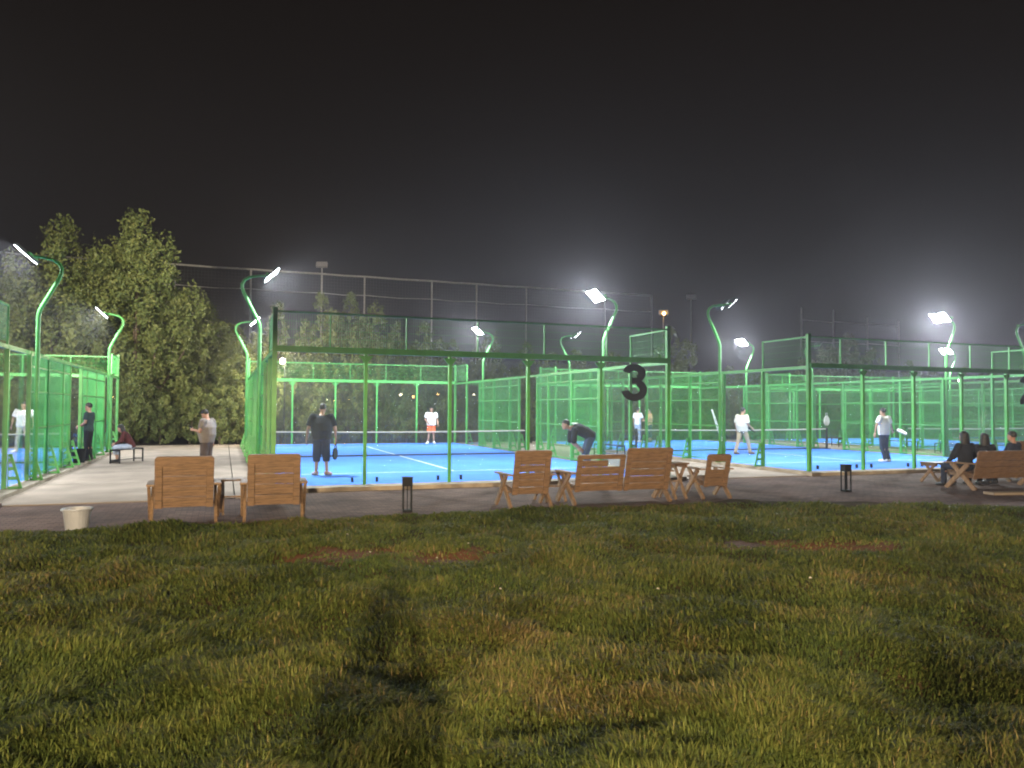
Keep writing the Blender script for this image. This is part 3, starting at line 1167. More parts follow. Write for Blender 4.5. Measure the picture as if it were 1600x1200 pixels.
for i in range(24):
    x = 1.6 + i * 2.3 + random.uniform(-.5, .5)
    tree(SH[i % 3], x, 23.9 + random.uniform(-.3, .6), .8, random.uniform(.8, 1.15), 'low leafy bush, %s, before the trees behind the courts' % ORD[i], 'bushes behind the courts', 'bush', 'bush')

# ---------------------------------------------------------------- wooden furniture, lanterns, bucket
def rounded_rail(w, h, t, r=.05):
    """board in xz with rounded upper corners"""
    pts = [(-w / 2, 0), (w / 2, 0)]
    for i in range(6):
        a = R(i * 18)
        pts.append((w / 2 - r + r * math.cos(a), h - r + r * math.sin(a)))
    for i in range(6):
        a = R(90 + i * 18)
        pts.append((-w / 2 + r + r * math.cos(a), h - r + r * math.sin(a)))
    n = len(pts)
    v = [(x, -t / 2, z) for x, z in pts] + [(x, t / 2, z) for x, z in pts]
    f = [tuple(range(n)), tuple(reversed(range(n, 2 * n)))]
    f += [(i, i + n, (i + 1) % n + n, (i + 1) % n) for i in range(n)]
    return mesh_from('top_rail', v, f, M_WOOD)


def x_side(root, x, dep=.40, h=.60, wid=.085):
    """crossed pair of legs at one side"""
    s = 1 if x > 0 else -1
    MB().bar((x, -dep, 0), (x, dep * .62, h), .045, wid).build('leg', M_WOODL, root)
    MB().bar((x + s * .047, dep * .92, 0), (x + s * .047, -dep * .62, h), .045, wid).build('leg', M_WOODL, root)


def back_panel(root, w, y0, z0, y1, z1, slats, top=.15, cx=0.0, gap=.009, skip=(), short=False):
    L = math.hypot(y1 - y0, z1 - z0)
    a = math.atan2(-(y1 - y0), z1 - z0)
    e = link('backrest', None, root, (cx, y0, z0), (a, 0, 0))
    for s in (-1, 1):
        box('stile', (s * (w / 2 - .055), -.018, (L - top) / 2), (.11, .035, L - top), M_WOOD, e, bevel=.006)
    link('top_rail', rounded_rail(w, top, .04), e, (0, -.018, L - top + .002))
    body = L - top
    hs = body / slats
    for i in range(slats):
        if i in skip:
            if short:
                box('slat', (-.16, .004, hs * (i + .42)), (w - .40, .024, hs * .74), M_WOOD, e, bevel=.004)
            continue
        box('slat', (0, .010 + random.uniform(-.003, .003), hs * (i + .5) + random.uniform(-.004, .004)), (w - .07, .024, hs - gap), M_WOOD, e, bevel=.004)
    return e


def armchair(x, y, rz, label, w=.94, top=1.07, slats=4, skip=(), arms=True):
    root = thing('wooden_armchair', label, 'armchair', (x, y, -.1), rz, 'wooden lounge armchairs on the path')
    back_panel(root, w - .08, -.30, .25, -.50, top, slats, skip=skip)
    for i in range(5):
        box('seat_slat', (0, -.22 + .145 * i, .36 + .012 * i), (w - .1, .12, .028), M_WOOD, root, bevel=.004)
    for s in (-1, 1):
        box('seat_rail', (s * (w / 2 - .12), .06, .315), (.045, .72, .075), M_WOOD, root, (R(4.5), 0, 0))
        x_side(root, s * (w / 2 + .0))
        if arms:
            box('armrest', (s * (w / 2 + .02), .0, .615), (.12, .82, .03), M_WOODL, root, bevel=.006)
    box('stretcher', (0, .0, .27), (w - .04, .07, .04), M_WOODL, root)
    return root


def side_table(x, y, rz, label, w=.5, d=.45, h=.6):
    root = thing('side_table', label, 'table', (x, y, -.1), rz, 'small wooden side tables')
    n = 4
    for i in range(n):
        box('table_board', (0, -d / 2 + d / n * (i + .5), h - .015), (w, d / n - .012, .03), M_WOOD, root, bevel=.004)
    for s in (-1, 1):
        box('apron', (s * (w / 2 - .06), 0, h - .065), (.035, d - .04, .065), M_WOOD, root)
        xx = s * (w / 2 - .1)
        MB().bar((xx, -d / 2 - .02, 0), (xx, d * .34, h - .035), .035, .065).build('leg', M_WOODL, root)
        MB().bar((xx + s * .037, d / 2 + .02, 0), (xx + s * .037, -d * .34, h - .035), .035, .065).build('leg', M_WOODL, root)
    box('stretcher', (0, 0, h * .48), (w - .1, .045, .03), M_WOODL, root)
    return root


def slat_bench(x, y, rz, label, w=2.05, tall_right=True):
    root = thing('wooden_bench', label, 'bench', (x, y, -.1), rz, 'long wooden benches on the path')
    if tall_right:
        h = w / 2
        back_panel(root, h - .0, -.30, .25, -.47, .97, 4, top=.085, cx=-h / 2 + .0, skip=(3,), short=True)
        back_panel(root, h - .02, -.312, .25, -.515, 1.09, 5, top=.14, cx=h / 2 + .01)
    else:
        back_panel(root, w, -.30, .25, -.46, .92, 4, top=.10)
    for i in range(5):
        box('seat_slat', (0, -.22 + .145 * i, .36 + .012 * i), (w - .06, .12, .028), M_WOOD, root, bevel=.004)
    for s in (-1, 1):
        box('seat_rail', (s * (w / 2 - .12), .06, .315), (.045, .72, .075), M_WOOD, root, (R(4.5), 0, 0))
        x_side(root, s * (w / 2 + .02), wid=.10)
        box('armrest', (s * (w / 2 + .04), .0, .615), (.13, .82, .03), M_WOODL, root, bevel=.006)
    box('stretcher', (0, 0, .27), (w - .04, .07, .04), M_WOODL, root)
    return root


armchair(-1.60, -4.02, R(2), 'leftmost wooden armchair with a slatted back, beside the white bucket')
armchair(-.22, -4.12, R(-3), 'wooden armchair second from the left, in front of the green court corner', w=.90, top=1.09)
armchair(4.36, -3.95, R(-2), 'wooden armchair left of the long bench, standing alone before the middle court', w=.80, top=1.08, slats=5)
armchair(8.62, -3.75, R(-6), 'narrow wooden armchair right of the long bench, open below its top rail', w=.62, top=.93, slats=3, skip=(2,))
side_table(-.86, -3.35, R(0), 'small dark side table between the two armchairs on the left', w=.5, d=.4, h=.60)
side_table(5.17, -3.35, R(0), 'small side table between the lone armchair and the long bench', w=.62, d=.5, h=.60)
side_table(7.80, -3.72, R(3), 'taller side table between the long bench and the narrow armchair', w=.46, d=.5, h=.74)
slat_bench(6.34, -3.86, R(-1), 'long wooden bench whose right half has a taller back, in the centre')
slat_bench(16.55, -4.25, R(-3), 'long wooden bench on the right with dark haired people sitting on it', w=2.2, tall_right=False)
side_table(16.42, -2.75, R(0), 'low side table in front of the seated people on the right', w=.75, d=.5, h=.52)
armchair(18.9, -2.9, R(-8), 'wooden armchair at the right picture edge behind the seated people', w=.9)


def lantern(x, y, label):
    root = thing('path_lantern', label, 'lantern', (x, y, -.1), R(-8), 'square black path lanterns')
    box('base_plate', (0, 0, .02), (.17, .17, .04), M_BLACK, root)
    for i in (-1, 1):
        for j in (-1, 1):
            box('corner_bar', (i * .072, j * .072, .25), (.022, .022, .42), M_BLACK, root)
    box('inner_tube', (0, 0, .25), (.016, .016, .42), M_BLACK, root)
    box('head', (0, 0, .53), (.175, .175, .145), M_BLACK, root, bevel=.006)
    box('lid', (0, 0, .608), (.19, .19, .012), M_BLACK, root)


lantern(2.06, -4.1, 'black square path lantern left of the lone armchair, unlit')
lantern(12.29, -3.84, 'black square path lantern on the right in front of the second court, unlit')

bk = thing('plastic_bucket', 'white plastic tub standing on the path at the left beside the lawn', 'bucket', (-3.05, -4.55, -.1))
bk.scale = (.9, .9, .97)
MB().loft([((0, 0, 0), (.17, 0, 0), (0, .17, 0)), ((0, 0, .30), (.215, 0, 0), (0, .215, 0)), ((0, 0, .30), (.23, 0, 0), (0, .23, 0)), ((0, 0, .335), (.232, 0, 0), (0, .232, 0)),
           ((0, 0, .335), (.205, 0, 0), (0, .205, 0)), ((0, 0, .02), (.16, 0, 0), (0, .16, 0))], 24).build('tub', M_CUSHION, bk, smooth=False)
MB().tube([(.235 * math.cos(a), .235 * math.sin(a), .315) for a in [2 * math.pi * i / 24 for i in range(25)]], .012, 6).build('rim', M_CUSHION, bk)


def metal_bench(x, y, rz, label, L=1.5, two=False):
    root = thing('court_bench', label, 'bench', (x, y, -.085), rz, 'black framed benches beside the courts')
    for yy in (-.12, 0, .12):
        box('seat_slat', (0, yy, .44), (L, .09, .025), M_BLACK, root)
    for s in (-1, 1):
        q = MB()
        for yy in (-.16, .16):
            q.box((s * (L / 2 - .04), yy, .215), (.035, .035, .43))
        q.box((s * (L / 2 - .04), 0, .1), (.03, .3, .03)).box((s * (L / 2 - .04), 0, .415), (.03, .35, .03))
        q.build('leg_frame', M_BLACK, root)
    box('stretcher', (0, 0, .1), (L - .1, .025, .025), M_BLACK, root)


metal_bench(-3.97, 10.4, R(62), 'black framed bench under the person in the dark red shirt', 1.3)
metal_bench(13.1, 9.2, R(90), 'black bench in the walkway behind the bending man', 2.0)
metal_bench(28.1, 13.2, R(90), 'black bench left of the lamp pole beyond the right hand court', .9)
metal_bench(28.2, 9.4, R(90), 'black bench beyond the right hand court, behind the racket player', 1.9)
metal_bench(28.2, 6.4, R(90), 'black bench nearest in the walkway beyond the right hand court', 1.9)


def broom(x, y, lean, label):
    root = thing('court_broom', label, 'broom', (x, y, 0), lean, 'long white poles leaning by the courts')
    MB().tube([(0, 0, .05), (-.55, .1, 1.75)], .02, 8).build('handle', M_TAPE, root)
    MB().box((.02, 0, .05), (.10, .45, .08)).build('brush', M_TAPE, root)


broom(23.6, 16.5, 0, 'long white pole leaning behind the net of the right hand court, taller of two')
broom(23.5, 16.2, R(-25), 'long white pole leaning behind the net of the right hand court, lower of two')
bag = thing('plastic_bag', 'small white bag hanging on the far fence of the right hand court', 'bag', (27.0, 12.6, 1.0))
MB().loft([((0, 0, 0), (.08, 0, 0), (0, .06, 0)), ((0, 0, .15), (.17, 0, 0), (0, .10, 0)), ((0, 0, .35), (.15, 0, 0), (0, .09, 0)), ((0, 0, .48), (.05, 0, 0), (0, .03, 0))], 10).build('sack', M_TAPE, bag, smooth=True)
MB().tube([(-.05, 0, .46), (-.04, 0, .62), (.04, 0, .62), (.05, 0, .46)], .012, 6).build('handle', M_TAPE, bag)
gb = thing('waste_bin', 'dark waste bin on the kerb by the fence of the leftmost court', 'bin', (-5.2, 9.4, -.09))
MB().loft([((0, 0, 0), (.15, 0, 0), (0, .15, 0)), ((0, 0, .5), (.2, 0, 0), (0, .2, 0)), ((0, 0, .5), (.18, 0, 0), (0, .18, 0)), ((0, 0, .1), (.14, 0, 0), (0, .14, 0))], 14).build('bin_body', M_BLACK, gb)
MB().tube([(.2 * math.cos(a), .2 * math.sin(a), .5) for a in [2 * math.pi * i / 16 for i in range(17)]], .015, 6).build('rim', M_BLACK, gb)
# scraps of litter on the grass
SCR = ['leftmost of the far scraps', 'in front of the left bare patch', 'nearer one below the path lantern', 'farther one below the path lantern', 'alone in the middle', 'right of the middle',
       'near the right bare patch', 'leftmost, nearest to the camera', 'straight below the lone armchair', 'right, beyond the right bare patch']
for i, (px, pz) in enumerate(((-2.25, 10.6), (-1.75, 9.6), (-.9, 9.4), (-.55, 9.9), (-.1, 7.6), (1.5, 7.9), (3.1, 8.0), (-2.4, 5.2), (-.05, 8.6), (4.1, 11.4))):
    wx, wy = view(px, pz)
    zz = -0.06 + float(hills(np.array(wx), np.array(wy)))
    l = MB()
    l.v = [Vector(p) for p in ((-.03, -.02, 0), (.03, -.015, .012), (.035, .02, .004), (-.02, .025, .02), (0, 0, .03))]
    l.f = [(0, 1, 4), (1, 2, 4), (2, 3, 4), (3, 0, 4)]
    l.v = [p * .6 for p in l.v]
    o = l.build('paper_scrap', mat('old_paper', (.38, .36, .30), .8), None, (wx, wy, zz + .03), (random.uniform(-.3, .3), random.uniform(-.3, .3), random.uniform(0, 6)))
    tag(o, 'tiny pale scrap of paper in the lawn, ' + SCR[i], 'litter', 'paper scraps in the lawn')

# ---------------------------------------------------------------- people
tmp = bpy.data.scenes.new('tmp')


def remesh(mb, name, voxel, m, it=3, extra=None):
    """fuse the collected shapes into one smooth continuous skin"""
    me = mb.mesh('raw', m)
    o = bpy.data.objects.new('raw', me)
    tmp.collection.objects.link(o)
    md = o.modifiers.new('r', 'REMESH')
    md.mode = 'VOXEL'
    md.voxel_size = voxel
    sm = o.modifiers.new('s', 'SMOOTH')
    sm.iterations = it
    sm.factor = .5
    with bpy.context.temp_override(scene=tmp, view_layer=tmp.view_layers[0]):
        dg = bpy.context.evaluated_depsgraph_get()
    dg.update()
    out = bpy.data.meshes.new_from_object(o.evaluated_get(dg), depsgraph=dg)
    bpy.data.objects.remove(o, do_unlink=True)
    bpy.data.meshes.remove(me)
    out.name = name
    if not out.materials:
        out.materials.append(m)
    if extra:
        bm = bmesh.new()
        bm.from_mesh(out)
        for emb, idx in extra:
            t = mesh_from('x', emb.v, emb.f, m)
            n0 = len(bm.faces)
            bm.from_mesh(t)
            bm.faces.ensure_lookup_table()
            for f in bm.faces[n0:]:
                f.material_index = idx
            bpy.data.meshes.remove(t)
        bm.to_mesh(out)
        bm.free()
    out.polygons.foreach_set('use_smooth', [True] * len(out.polygons))
    return out


V = Vector


def limb(b, p0, p1, r0, r1, cap0=True, cap1=True):
    p0, p1 = V(p0), V(p1)
    t = (p1 - p0).normalized()
    a = V((1, 0, 0)) if abs(t.x) < .8 else V((0, 1, 0))
    a = (a - t * a.dot(t)).normalized()
    c = t.cross(a)
    rings = [(p0 + (p1 - p0) * q, a * (r0 + (r1 - r0) * q), c * (r0 + (r1 - r0) * q)) for q in (0, .33, .66, 1)]
    b.loft(rings, 12)
    if cap0:
        b.ball(p0, r0, 12, 6)
    if cap1:
        b.ball(p1, r1, 12, 6)


def torso_rings(J, wide, deep, grow=0.0, lo=0.0, hi=1.0, fat=0.0, flare=0.0):
    """elliptic rings along pelvis - waist - chest - neck base"""
    P, W, Cc, N = J['pelvis'], J['waist'], J['chest'], J['neck']
    pts = [P + (P - W) * .42, P, W, Cc, N + (Cc - N) * .34, N]
    hw = [.150, .172, .155 + fat * .6, .178 + fat * .3, .150, .055]
    hd = [.105, .122, .112 + fat, .122 + fat * .5, .088, .055]
    X = J['shr'] - J['shl']
    X = V((X.x, X.y, X.z)).normalized()
    rings = []
    for i, p in enumerate(pts):
        t = (pts[min(i + 1, 5)] - pts[max(i - 1, 0)]).normalized()
        x = (X - t * X.dot(t)).normalized()
        d = t.cross(x)
        g = grow + (flare if i == 0 else 0)
        rings.append((p, x * (hw[i] * wide + g), d * (hd[i] * deep + g)))
    return rings


def hand(bm_, wrist, fore, palm_n, side, curl=.5):
    """palm and five bent fingers; fore = direction of the forearm, palm_n = way the palm faces"""
    f = V(fore).normalized()
    n = V(palm_n)
    n = (n - f * n.dot(f)).normalized()
    s = f.cross(n) * side
    w = V(wrist)
    bm_.loft([(w - f * .02, s * .026, n * .020), (w + f * .03, s * .038, n * .017), (w + f * .095, s * .042, n * .014), (w + f * .105, s * .036, n * .010)], 10)
    for i, (off, ln) in enumerate(((-.030, .070), (-.010, .080), (.010, .075), (.029, .058))):
        p = w + f * .092 + s * off
        d = f.copy()
        pts = [p - f * .02, p]
        for k, q in enumerate((.45, .32, .23)):
            d = (d * math.cos(curl * .7) + n * math.sin(curl * .7)).normalized()
            pts.append(pts[-1] + d * ln * q)
        bm_.tube(pts, [.0095, .0095, .0088, .008, .006], 7)
    p = w + f * .025 - s * .032
    d = (f * .75 - s * .6 + n * .25).normalized()
    bm_.tube([p - d * .01, p, p + d * .035, p + d * .035 + (f * .8 + n * .5 - s * .1).normalized() * .032], [.012, .012, .0105, .0075], 7)


def person(label, x, y, z, face, shirt, legs, pose=None, group=None, scale=1.05, sleeve=.55, leg_to=1.0, shoe=None,
           wide=1.0, deep=1.0, fat=0.0, voxel=.017, hair='short', longhair=False, cap=None, curl=.5, skin=None, loose=.018, shirt_mark=None, cat='person'):
    """face = direction the figure looks (degrees, 0 = along +y, turning left positive); joints in metres, +y ahead"""
    root = thing('person', label, cat, (x, y, z), R(face), group)
    root.scale = (scale,) * 3
    J = dict(pelvis=(0, 0, .93), waist=(0, .005, 1.08), chest=(0, 0, 1.28), neck=(0, -.01, 1.475), head=(0, .02, 1.625),
             shl=(-.185 * wide, -.01, 1.415), shr=(.185 * wide, -.01, 1.415), ell=(-.255 * wide, -.03, 1.14), elr=(.255 * wide, -.03, 1.14), wrl=(-.27 * wide, .04, .90), wrr=(.27 * wide, .04, .90),
             hpl=(-.088, 0, .90), hpr=(.088, 0, .90), knl=(-.105, .02, .495), knr=(.105, .02, .495), anl=(-.115, -.025, .085), anr=(.115, -.025, .085), tol=(-.135, .15, .035), tor=(.135, .15, .035),
             look=(0, 1, 0))
    J.update(pose or {})
    J = {k: V(v) for k, v in J.items()}
    sk = skin or M_SKIN
    b = MB()
    b.loft(torso_rings(J, wide * .93, deep * .93, fat=fat), 16)
    b.ball(J['pelvis'], (.15 * wide, .11 * deep, .11))
    for s in 'lr':
        limb(b, J['sh' + s], J['el' + s], .052 * wide, .042)
        limb(b, J['el' + s], J['wr' + s], .040, .027)
        limb(b, J['hp' + s], J['kn' + s], .088 * (.5 + .5 * wide), .055)
        limb(b, J['kn' + s], J['an' + s], .054, .036)
        limb(b, J['an' + s] - V((0, 0, .03)), J['to' + s], .036, .028)
        b.ball(J['an' + s] - V((0, 0, .04)), (.04, .045, .04))
        c = J['kn' + s] * .72 + J['an' + s] * .28
        b.ball(c + V((0, -.018, 0)), (.05, .056, .10))
    H = J['head']
    lk = J['look'].normalized()
    rx = lk.cross(V((0, 0, 1))).normalized()
    uz = rx.cross(lk).normalized()

    def hp(a, c, d):
        return H + rx * a + lk * c + uz * d
    limb(b, J['neck'] - V((0, 0, .03)), hp(0, -.015, -.05), .058, .052)
    rings = []
    for d, hw, hd, off in ((-.118, .030, .034, .050), (-.10, .046, .058, .032), (-.06, .062, .082, .010), (-.01, .071, .092, .0), (.04, .074, .097, -.004), (.08, .064, .085, -.008), (.11, .036, .050, -.01), (.12, .01, .012, -.01)):
        rings.append((hp(0, off, d), rx * hw, lk * hd))
    b.loft(rings, 16)
    b.tube([hp(0, .085, .015), hp(0, .105, -.018), hp(0, .092, -.03)], [.010, .016, .012], 7)      # nose
    b.ball(hp(0, .083, -.062), (.026, .012, .012))                                                  # lips
    for s in (-1, 1):
        b.ball(hp(s * .074, -.005, -.008), (.011, .02, .03))                                        # ears
    ex = MB()
    for s in 'lr':
        sg = -1 if s == 'l' else 1
        fo = J['wr' + s] - J['el' + s]
        pn = V((-sg, 0, 0)) if abs(fo.normalized().x) < .8 else V((0, 0, -1))
        hand(ex, J['wr' + s], fo, J.get('palm' + s, pn), -sg, curl)
    ey = MB()
    for s in (-1, 1):
        ey.ball(hp(s * .03, .084, .012), .010, 8, 5)
    body = remesh(b, 'body', voxel, sk, 2, [(ex, 0), (ey, 1)])
    body.materials.append(M_EYE)
    link('body', body, root)
    # shirt
    g = MB()
    g.loft(torso_rings(J, wide, deep, loose, fat=fat, flare=.012)[:-1] + [(J['neck'] - (J['neck'] - J['chest']) * .06, (J['shr'] - J['shl']).normalized() * .075, V((0, .07, 0)) if abs((J['neck'] - J['chest']).normalized().z) > .5 else V((0, 0, .07)))], 16)
    for s in 'lr':
        e = J['sh' + s] + (J['el' + s] - J['sh' + s]) * min(1.0, sleeve / .6 * .75)
        limb(g, J['sh' + s], e, .072 * wide + loose * .3, .066 + loose * .6, True, sleeve > .7)
        if sleeve > .8:
            limb(g, J['el' + s], J['el' + s] * .1 + J['wr' + s] * .9, .056, .044)
        limb(g, J['sh' + s], J['neck'] * .55 + J['chest'] * .45, .062 * wide + loose * .3, .07)
    link('shirt', remesh(g, 'shirt', voxel, shirt, 3), root)
    # trousers or shorts
    g = MB()
    g.loft(torso_rings(J, wide * 1.0, deep * 1.0, .008, fat=fat * .5)[:3], 16)
    g.ball(J['pelvis'], (.17 * wide, .125 * deep, .12))
    for s in 'lr':
        k = J['kn' + s]
        if leg_to <= 1.0 and leg_to < .99:
            limb(g, J['hp' + s], J['hp' + s] + (k - J['hp' + s]) * (leg_to / .5 if leg_to < .5 else 1.0), .108 * (.5 + .5 * wide), .095 * (.6 + .4 * wide), True, leg_to >= .5)
            if leg_to > .5:
                limb(g, k, k + (J['an' + s] - k) * ((leg_to - .5) / .5), .093 * (.6 + .4 * wide), .085, True, False)
        else:
            limb(g, J['hp' + s], k, .104 * (.5 + .5 * wide), .075)
            limb(g, k, J['an' + s] + V((0, 0, -.02)), .073, .062, True, False)
    link('trousers' if leg_to > .8 else 'shorts', remesh(g, 'trousers', voxel, legs, 3), root)
    # shoes
    for s in 'lr':
        g = MB()
        a, t = J['an' + s], J['to' + s]
        limb(g, V((a.x, a.y, a.z - .035)) + (a - t).normalized() * .03, t + (t - a).normalized() * .02, .052, .042)
        g.ball(a + V((0, 0, .0)), (.05, .055, .05))
        link('shoe', remesh(g, 'shoe', .014, shoe or M_TAPE, 2), root)
    # hair or cap
    g = MB()
    rings = []
    for d, hw, hd, off in ((-.02, .070, .060, -.045), (.02, .081, .086, -.022), (.055, .083, .103, -.010), (.09, .073, .095, -.010), (.122, .046, .060, -.012), (.134, .015, .02, -.012)):
        rings.append((hp(0, off, d), rx * hw, lk * hd))
    g.loft(rings, 14)
    if cap:
        g.loft([(hp(0, .08, .052), rx * .07, lk * .03), (hp(0, .12, .04), rx * .06, lk * .045), (hp(0, .12, .03), rx * .06, lk * .045)], 10)
    if longhair:
        g.loft([(hp(0, -.03, .10), rx * .085, lk * .085), (hp(0, -.045, .0), rx * .105, lk * .085), (hp(0, -.06, -.12), rx * .115, lk * .075), (hp(0, -.07, -.26), rx * .10, lk * .05), (hp(0, -.07, -.33), rx * .06, lk * .03)], 14)
    link('cap' if cap else 'hair', remesh(g, 'hair', .014, cap or M_HAIR, 2), root)
    if shirt_mark:
        nb = J['chest'] * .35 + J['neck'] * .65
        q = MB().ball((0, 0, 0), (.12, .02, .09), 12, 6)
        o = q.build('back_print', shirt_mark[0], root, nb + V(shirt_mark[1]), shirt_mark[2], smooth=True)
    return root


def cloth(name, c, var=.12):
    return mat(name, c, .85, var=var, scale=9, bump=.35, bscale=14, spec=.15)


C_BLACK = cloth('black_cloth', (.016, .018, .024))
C_NAVY = cloth('navy_cloth', (.022, .030, .055))
C_WHITE = cloth('white_cloth', (.72, .70, .70), .04)
C_ORANGE = cloth('orange_cloth', (.75, .13, .05))
C_TAN = cloth('tan_cloth', (.50, .30, .16))
C_KHAKI = cloth('khaki_cloth', (.34, .26, .17))
C_GREY = cloth('grey_cloth', (.17, .152, .138))
C_TAUPE = cloth('taupe_cloth', (.07, .056, .052))
C_MAROON = cloth('dark_red_cloth', (.075, .022, .022))
C_JEANS = cloth('denim', (.05, .075, .13))
C_PJEANS = cloth('pale_denim', (.33, .38, .48))
C_CREAM = cloth('cream_cloth', (.55, .50, .42))
C_DGREEN = cloth('dark_teal_cloth', (.03, .05, .05))
BLACKSHOE = mat('black_shoe', (.015, .015, .016), .5)


def axes(z, y):
    z = V(z).normalized()
    y = V(y)
    y = (y - z * y.dot(z)).normalized()
    return Matrix((y.cross(z), y, z)).transposed().to_euler()


def racket(label, x, y, z, rot, m, sc=1.05):
    root = thing('padel_racket', label, 'racket', (x, y, z), 0, 'padel rackets held by players')
    root.rotation_euler = rot
    root.scale = (sc,) * 3
    face = MB()
    face.loft([((0, -.019, .24 + .0), (.125, 0, 0), (0, 0, .14)), ((0, -.017, .24), (.132, 0, 0), (0, 0, .147)), ((0, .017, .24), (.132, 0, 0), (0, 0, .147)), ((0, .019, .24), (.125, 0, 0), (0, 0, .14))], 24)
    face.build('face', m, root)
    th = MB()
    for s in (-1, 1):
        th.tube([(s * .012, 0, .0), (s * .05, 0, .06), (s * .085, 0, .13)], .012, 7)
    th.build('throat', m, root)
    MB().tube([(0, 0, -.14), (0, 0, .0)], .016, 8).build('grip', M_BLACK, root)
    hl = MB()
    for i in range(-2, 3):
        for j in range(-2, 3):
            if abs(i) + abs(j) < 4:
                hl.loft([((i * .035, -.0195, .24 + j * .035), (.006, 0, 0), (0, 0, .006)), ((i * .035, .0195, .24 + j * .035), (.006, 0, 0), (0, 0, .006))], 6)
    hl.build('hole_pattern', M_BLACK, root)


P_HANG = dict(shl=(-.20, -.02, 1.40), shr=(.20, -.02, 1.40))
# man in black seen from behind on the middle court
person('heavy man in black tee and long shorts, seen from behind holding a dark racket', 1.34, 2.62, 0, 2, C_BLACK, C_NAVY,
       dict(ell=(-.325, -.03, 1.13), elr=(.325, -.02, 1.13), wrl=(-.35, .02, .88), wrr=(.34, .03, .88), knl=(-.11, 0, .5), knr=(.12, .01, .5), anl=(-.12, -.02, .085), anr=(.13, -.02, .085),
            tol=(-.16, .14, .035), tor=(.24, .12, .035), head=(.03, .05, 1.62), look=(.25, 1, -.05)), wide=1.16, deep=1.2, fat=.07, sleeve=.62, leg_to=.70, shoe=M_SKIN, loose=.03, scale=1.06, voxel=.017)
racket('dark padel racket hanging from the right hand of the man in black', 1.34 + .37, 2.62 + .06, .80, (R(180), R(8), R(60)), M_BLACK)
# player in orange shorts at the far end
person('distant player in a white printed tee and orange shorts behind the net', 8.5, 19.0, 0, 172, C_WHITE, C_ORANGE,
       dict(wrl=(-.30, .12, .92), wrr=(.20, .25, 1.0), anl=(-.13, .02, .085), anr=(.16, .0, .085), tol=(-.15, .17, .035), tor=(.24, .15, .035)), wide=1.12, deep=1.1, fat=.02, leg_to=.48, shoe=M_TAPE, voxel=.02, scale=1.03, loose=.03)
# bending man
BEND = dict(pelvis=(0, -.12, .92), waist=(0, .01, 1.0), chest=(0, .20, 1.08), neck=(0, .40, 1.12), head=(0, .52, 1.19), look=(0, .9, -.1),
            shl=(-.19, .34, 1.06), shr=(.19, .34, 1.06), ell=(-.22, .36, .78), elr=(.22, .36, .78), wrl=(-.13, .17, .60), wrr=(.13, .17, .60),
            hpl=(-.09, -.12, .90), hpr=(.09, -.12, .90), knl=(-.12, .02, .50), knr=(.12, .02, .50), anl=(-.13, -.10, .085), anr=(.13, -.10, .085), tol=(-.15, .08, .035), tor=(.15, .08, .035))
person('man bending forward with hands on knees behind the long bench', 8.35, 1.55, 0, 78, C_BLACK, C_JEANS, BEND, wide=1.1, fat=.02, leg_to=1, shoe=BLACKSHOE, scale=1.10, sleeve=.75,
       shirt_mark=(C_WHITE, (0, -.04, .115), (R(92), 0, 0)))
# court 2
person('man in white tee and pale jeans far back on the right hand court', 19.55, 18.2, 0, -70, C_WHITE, C_PJEANS,
       dict(wrr=(.16, .34, 1.16), elr=(.26, .1, 1.15)), voxel=.021, leg_to=1, shoe=M_TAPE, scale=1.05)
person('man in tan tee beside the one in pale jeans on the right hand court', 20.15, 18.0, 0, 80, C_TAN, C_NAVY,
       dict(wrl=(-.18, .34, 1.12), ell=(-.26, .1, 1.14)), voxel=.021, leg_to=.8, shoe=BLACKSHOE, scale=1.02)
person('stout man in a cream shirt and khaki trousers walking right on the right hand court', 18.06, 7.48, 0, -78, C_CREAM, C_KHAKI,
       dict(pelvis=(0, 0, .92), hpl=(-.09, 0, .9), hpr=(.09, 0, .9), knl=(-.1, -.10, .49), knr=(.1, .20, .5), anl=(-.11, -.26, .085), anr=(.11, .30, .085), tol=(-.12, -.09, .035), tor=(.12, .47, .045),
            wrr=(.24, .26, .98), elr=(.27, .0, 1.13), head=(0, .05, 1.63), look=(.1, 1, .1)), wide=1.12, deep=1.15, fat=.06, leg_to=1, shoe=mat('brown_shoe', (.10, .045, .03), .5), loose=.03, voxel=.02, sleeve=.7)
racket('dark racket in the hand of the man in the cream shirt', 18.06 + .35, 7.35, .95, (R(60), 0, R(-100)), M_BLACK)
person('man in a white tee and dark trousers, back to us, swinging a white racket', 20.1, 2.5, 0, 8, C_WHITE, C_NAVY,
       dict(ell=(-.34, .02, 1.16), wrl=(-.37, .05, .93), elr=(.38, .03, 1.18), wrr=(.56, .10, 1.03), knl=(-.06, .03, .5), knr=(.12, .03, .5), anl=(0.02, -.02, .085), anr=(.19, -.03, .085), tol=(.0, .15, .035), tor=(.23, .14, .035),
            hpl=(-.085, 0, .9), hpr=(.085, 0, .9), head=(-.02, .03, 1.61)), wide=1.08, fat=.02, leg_to=1, shoe=M_TAPE, voxel=.019, loose=.03, scale=1.06)
racket('white padel racket held out sideways by the man in the white tee', 20.1 + .68, 2.60, 1.05, axes((.98, .16, -.12), (.1, -.55, .83)), M_TAPE, 1.25)
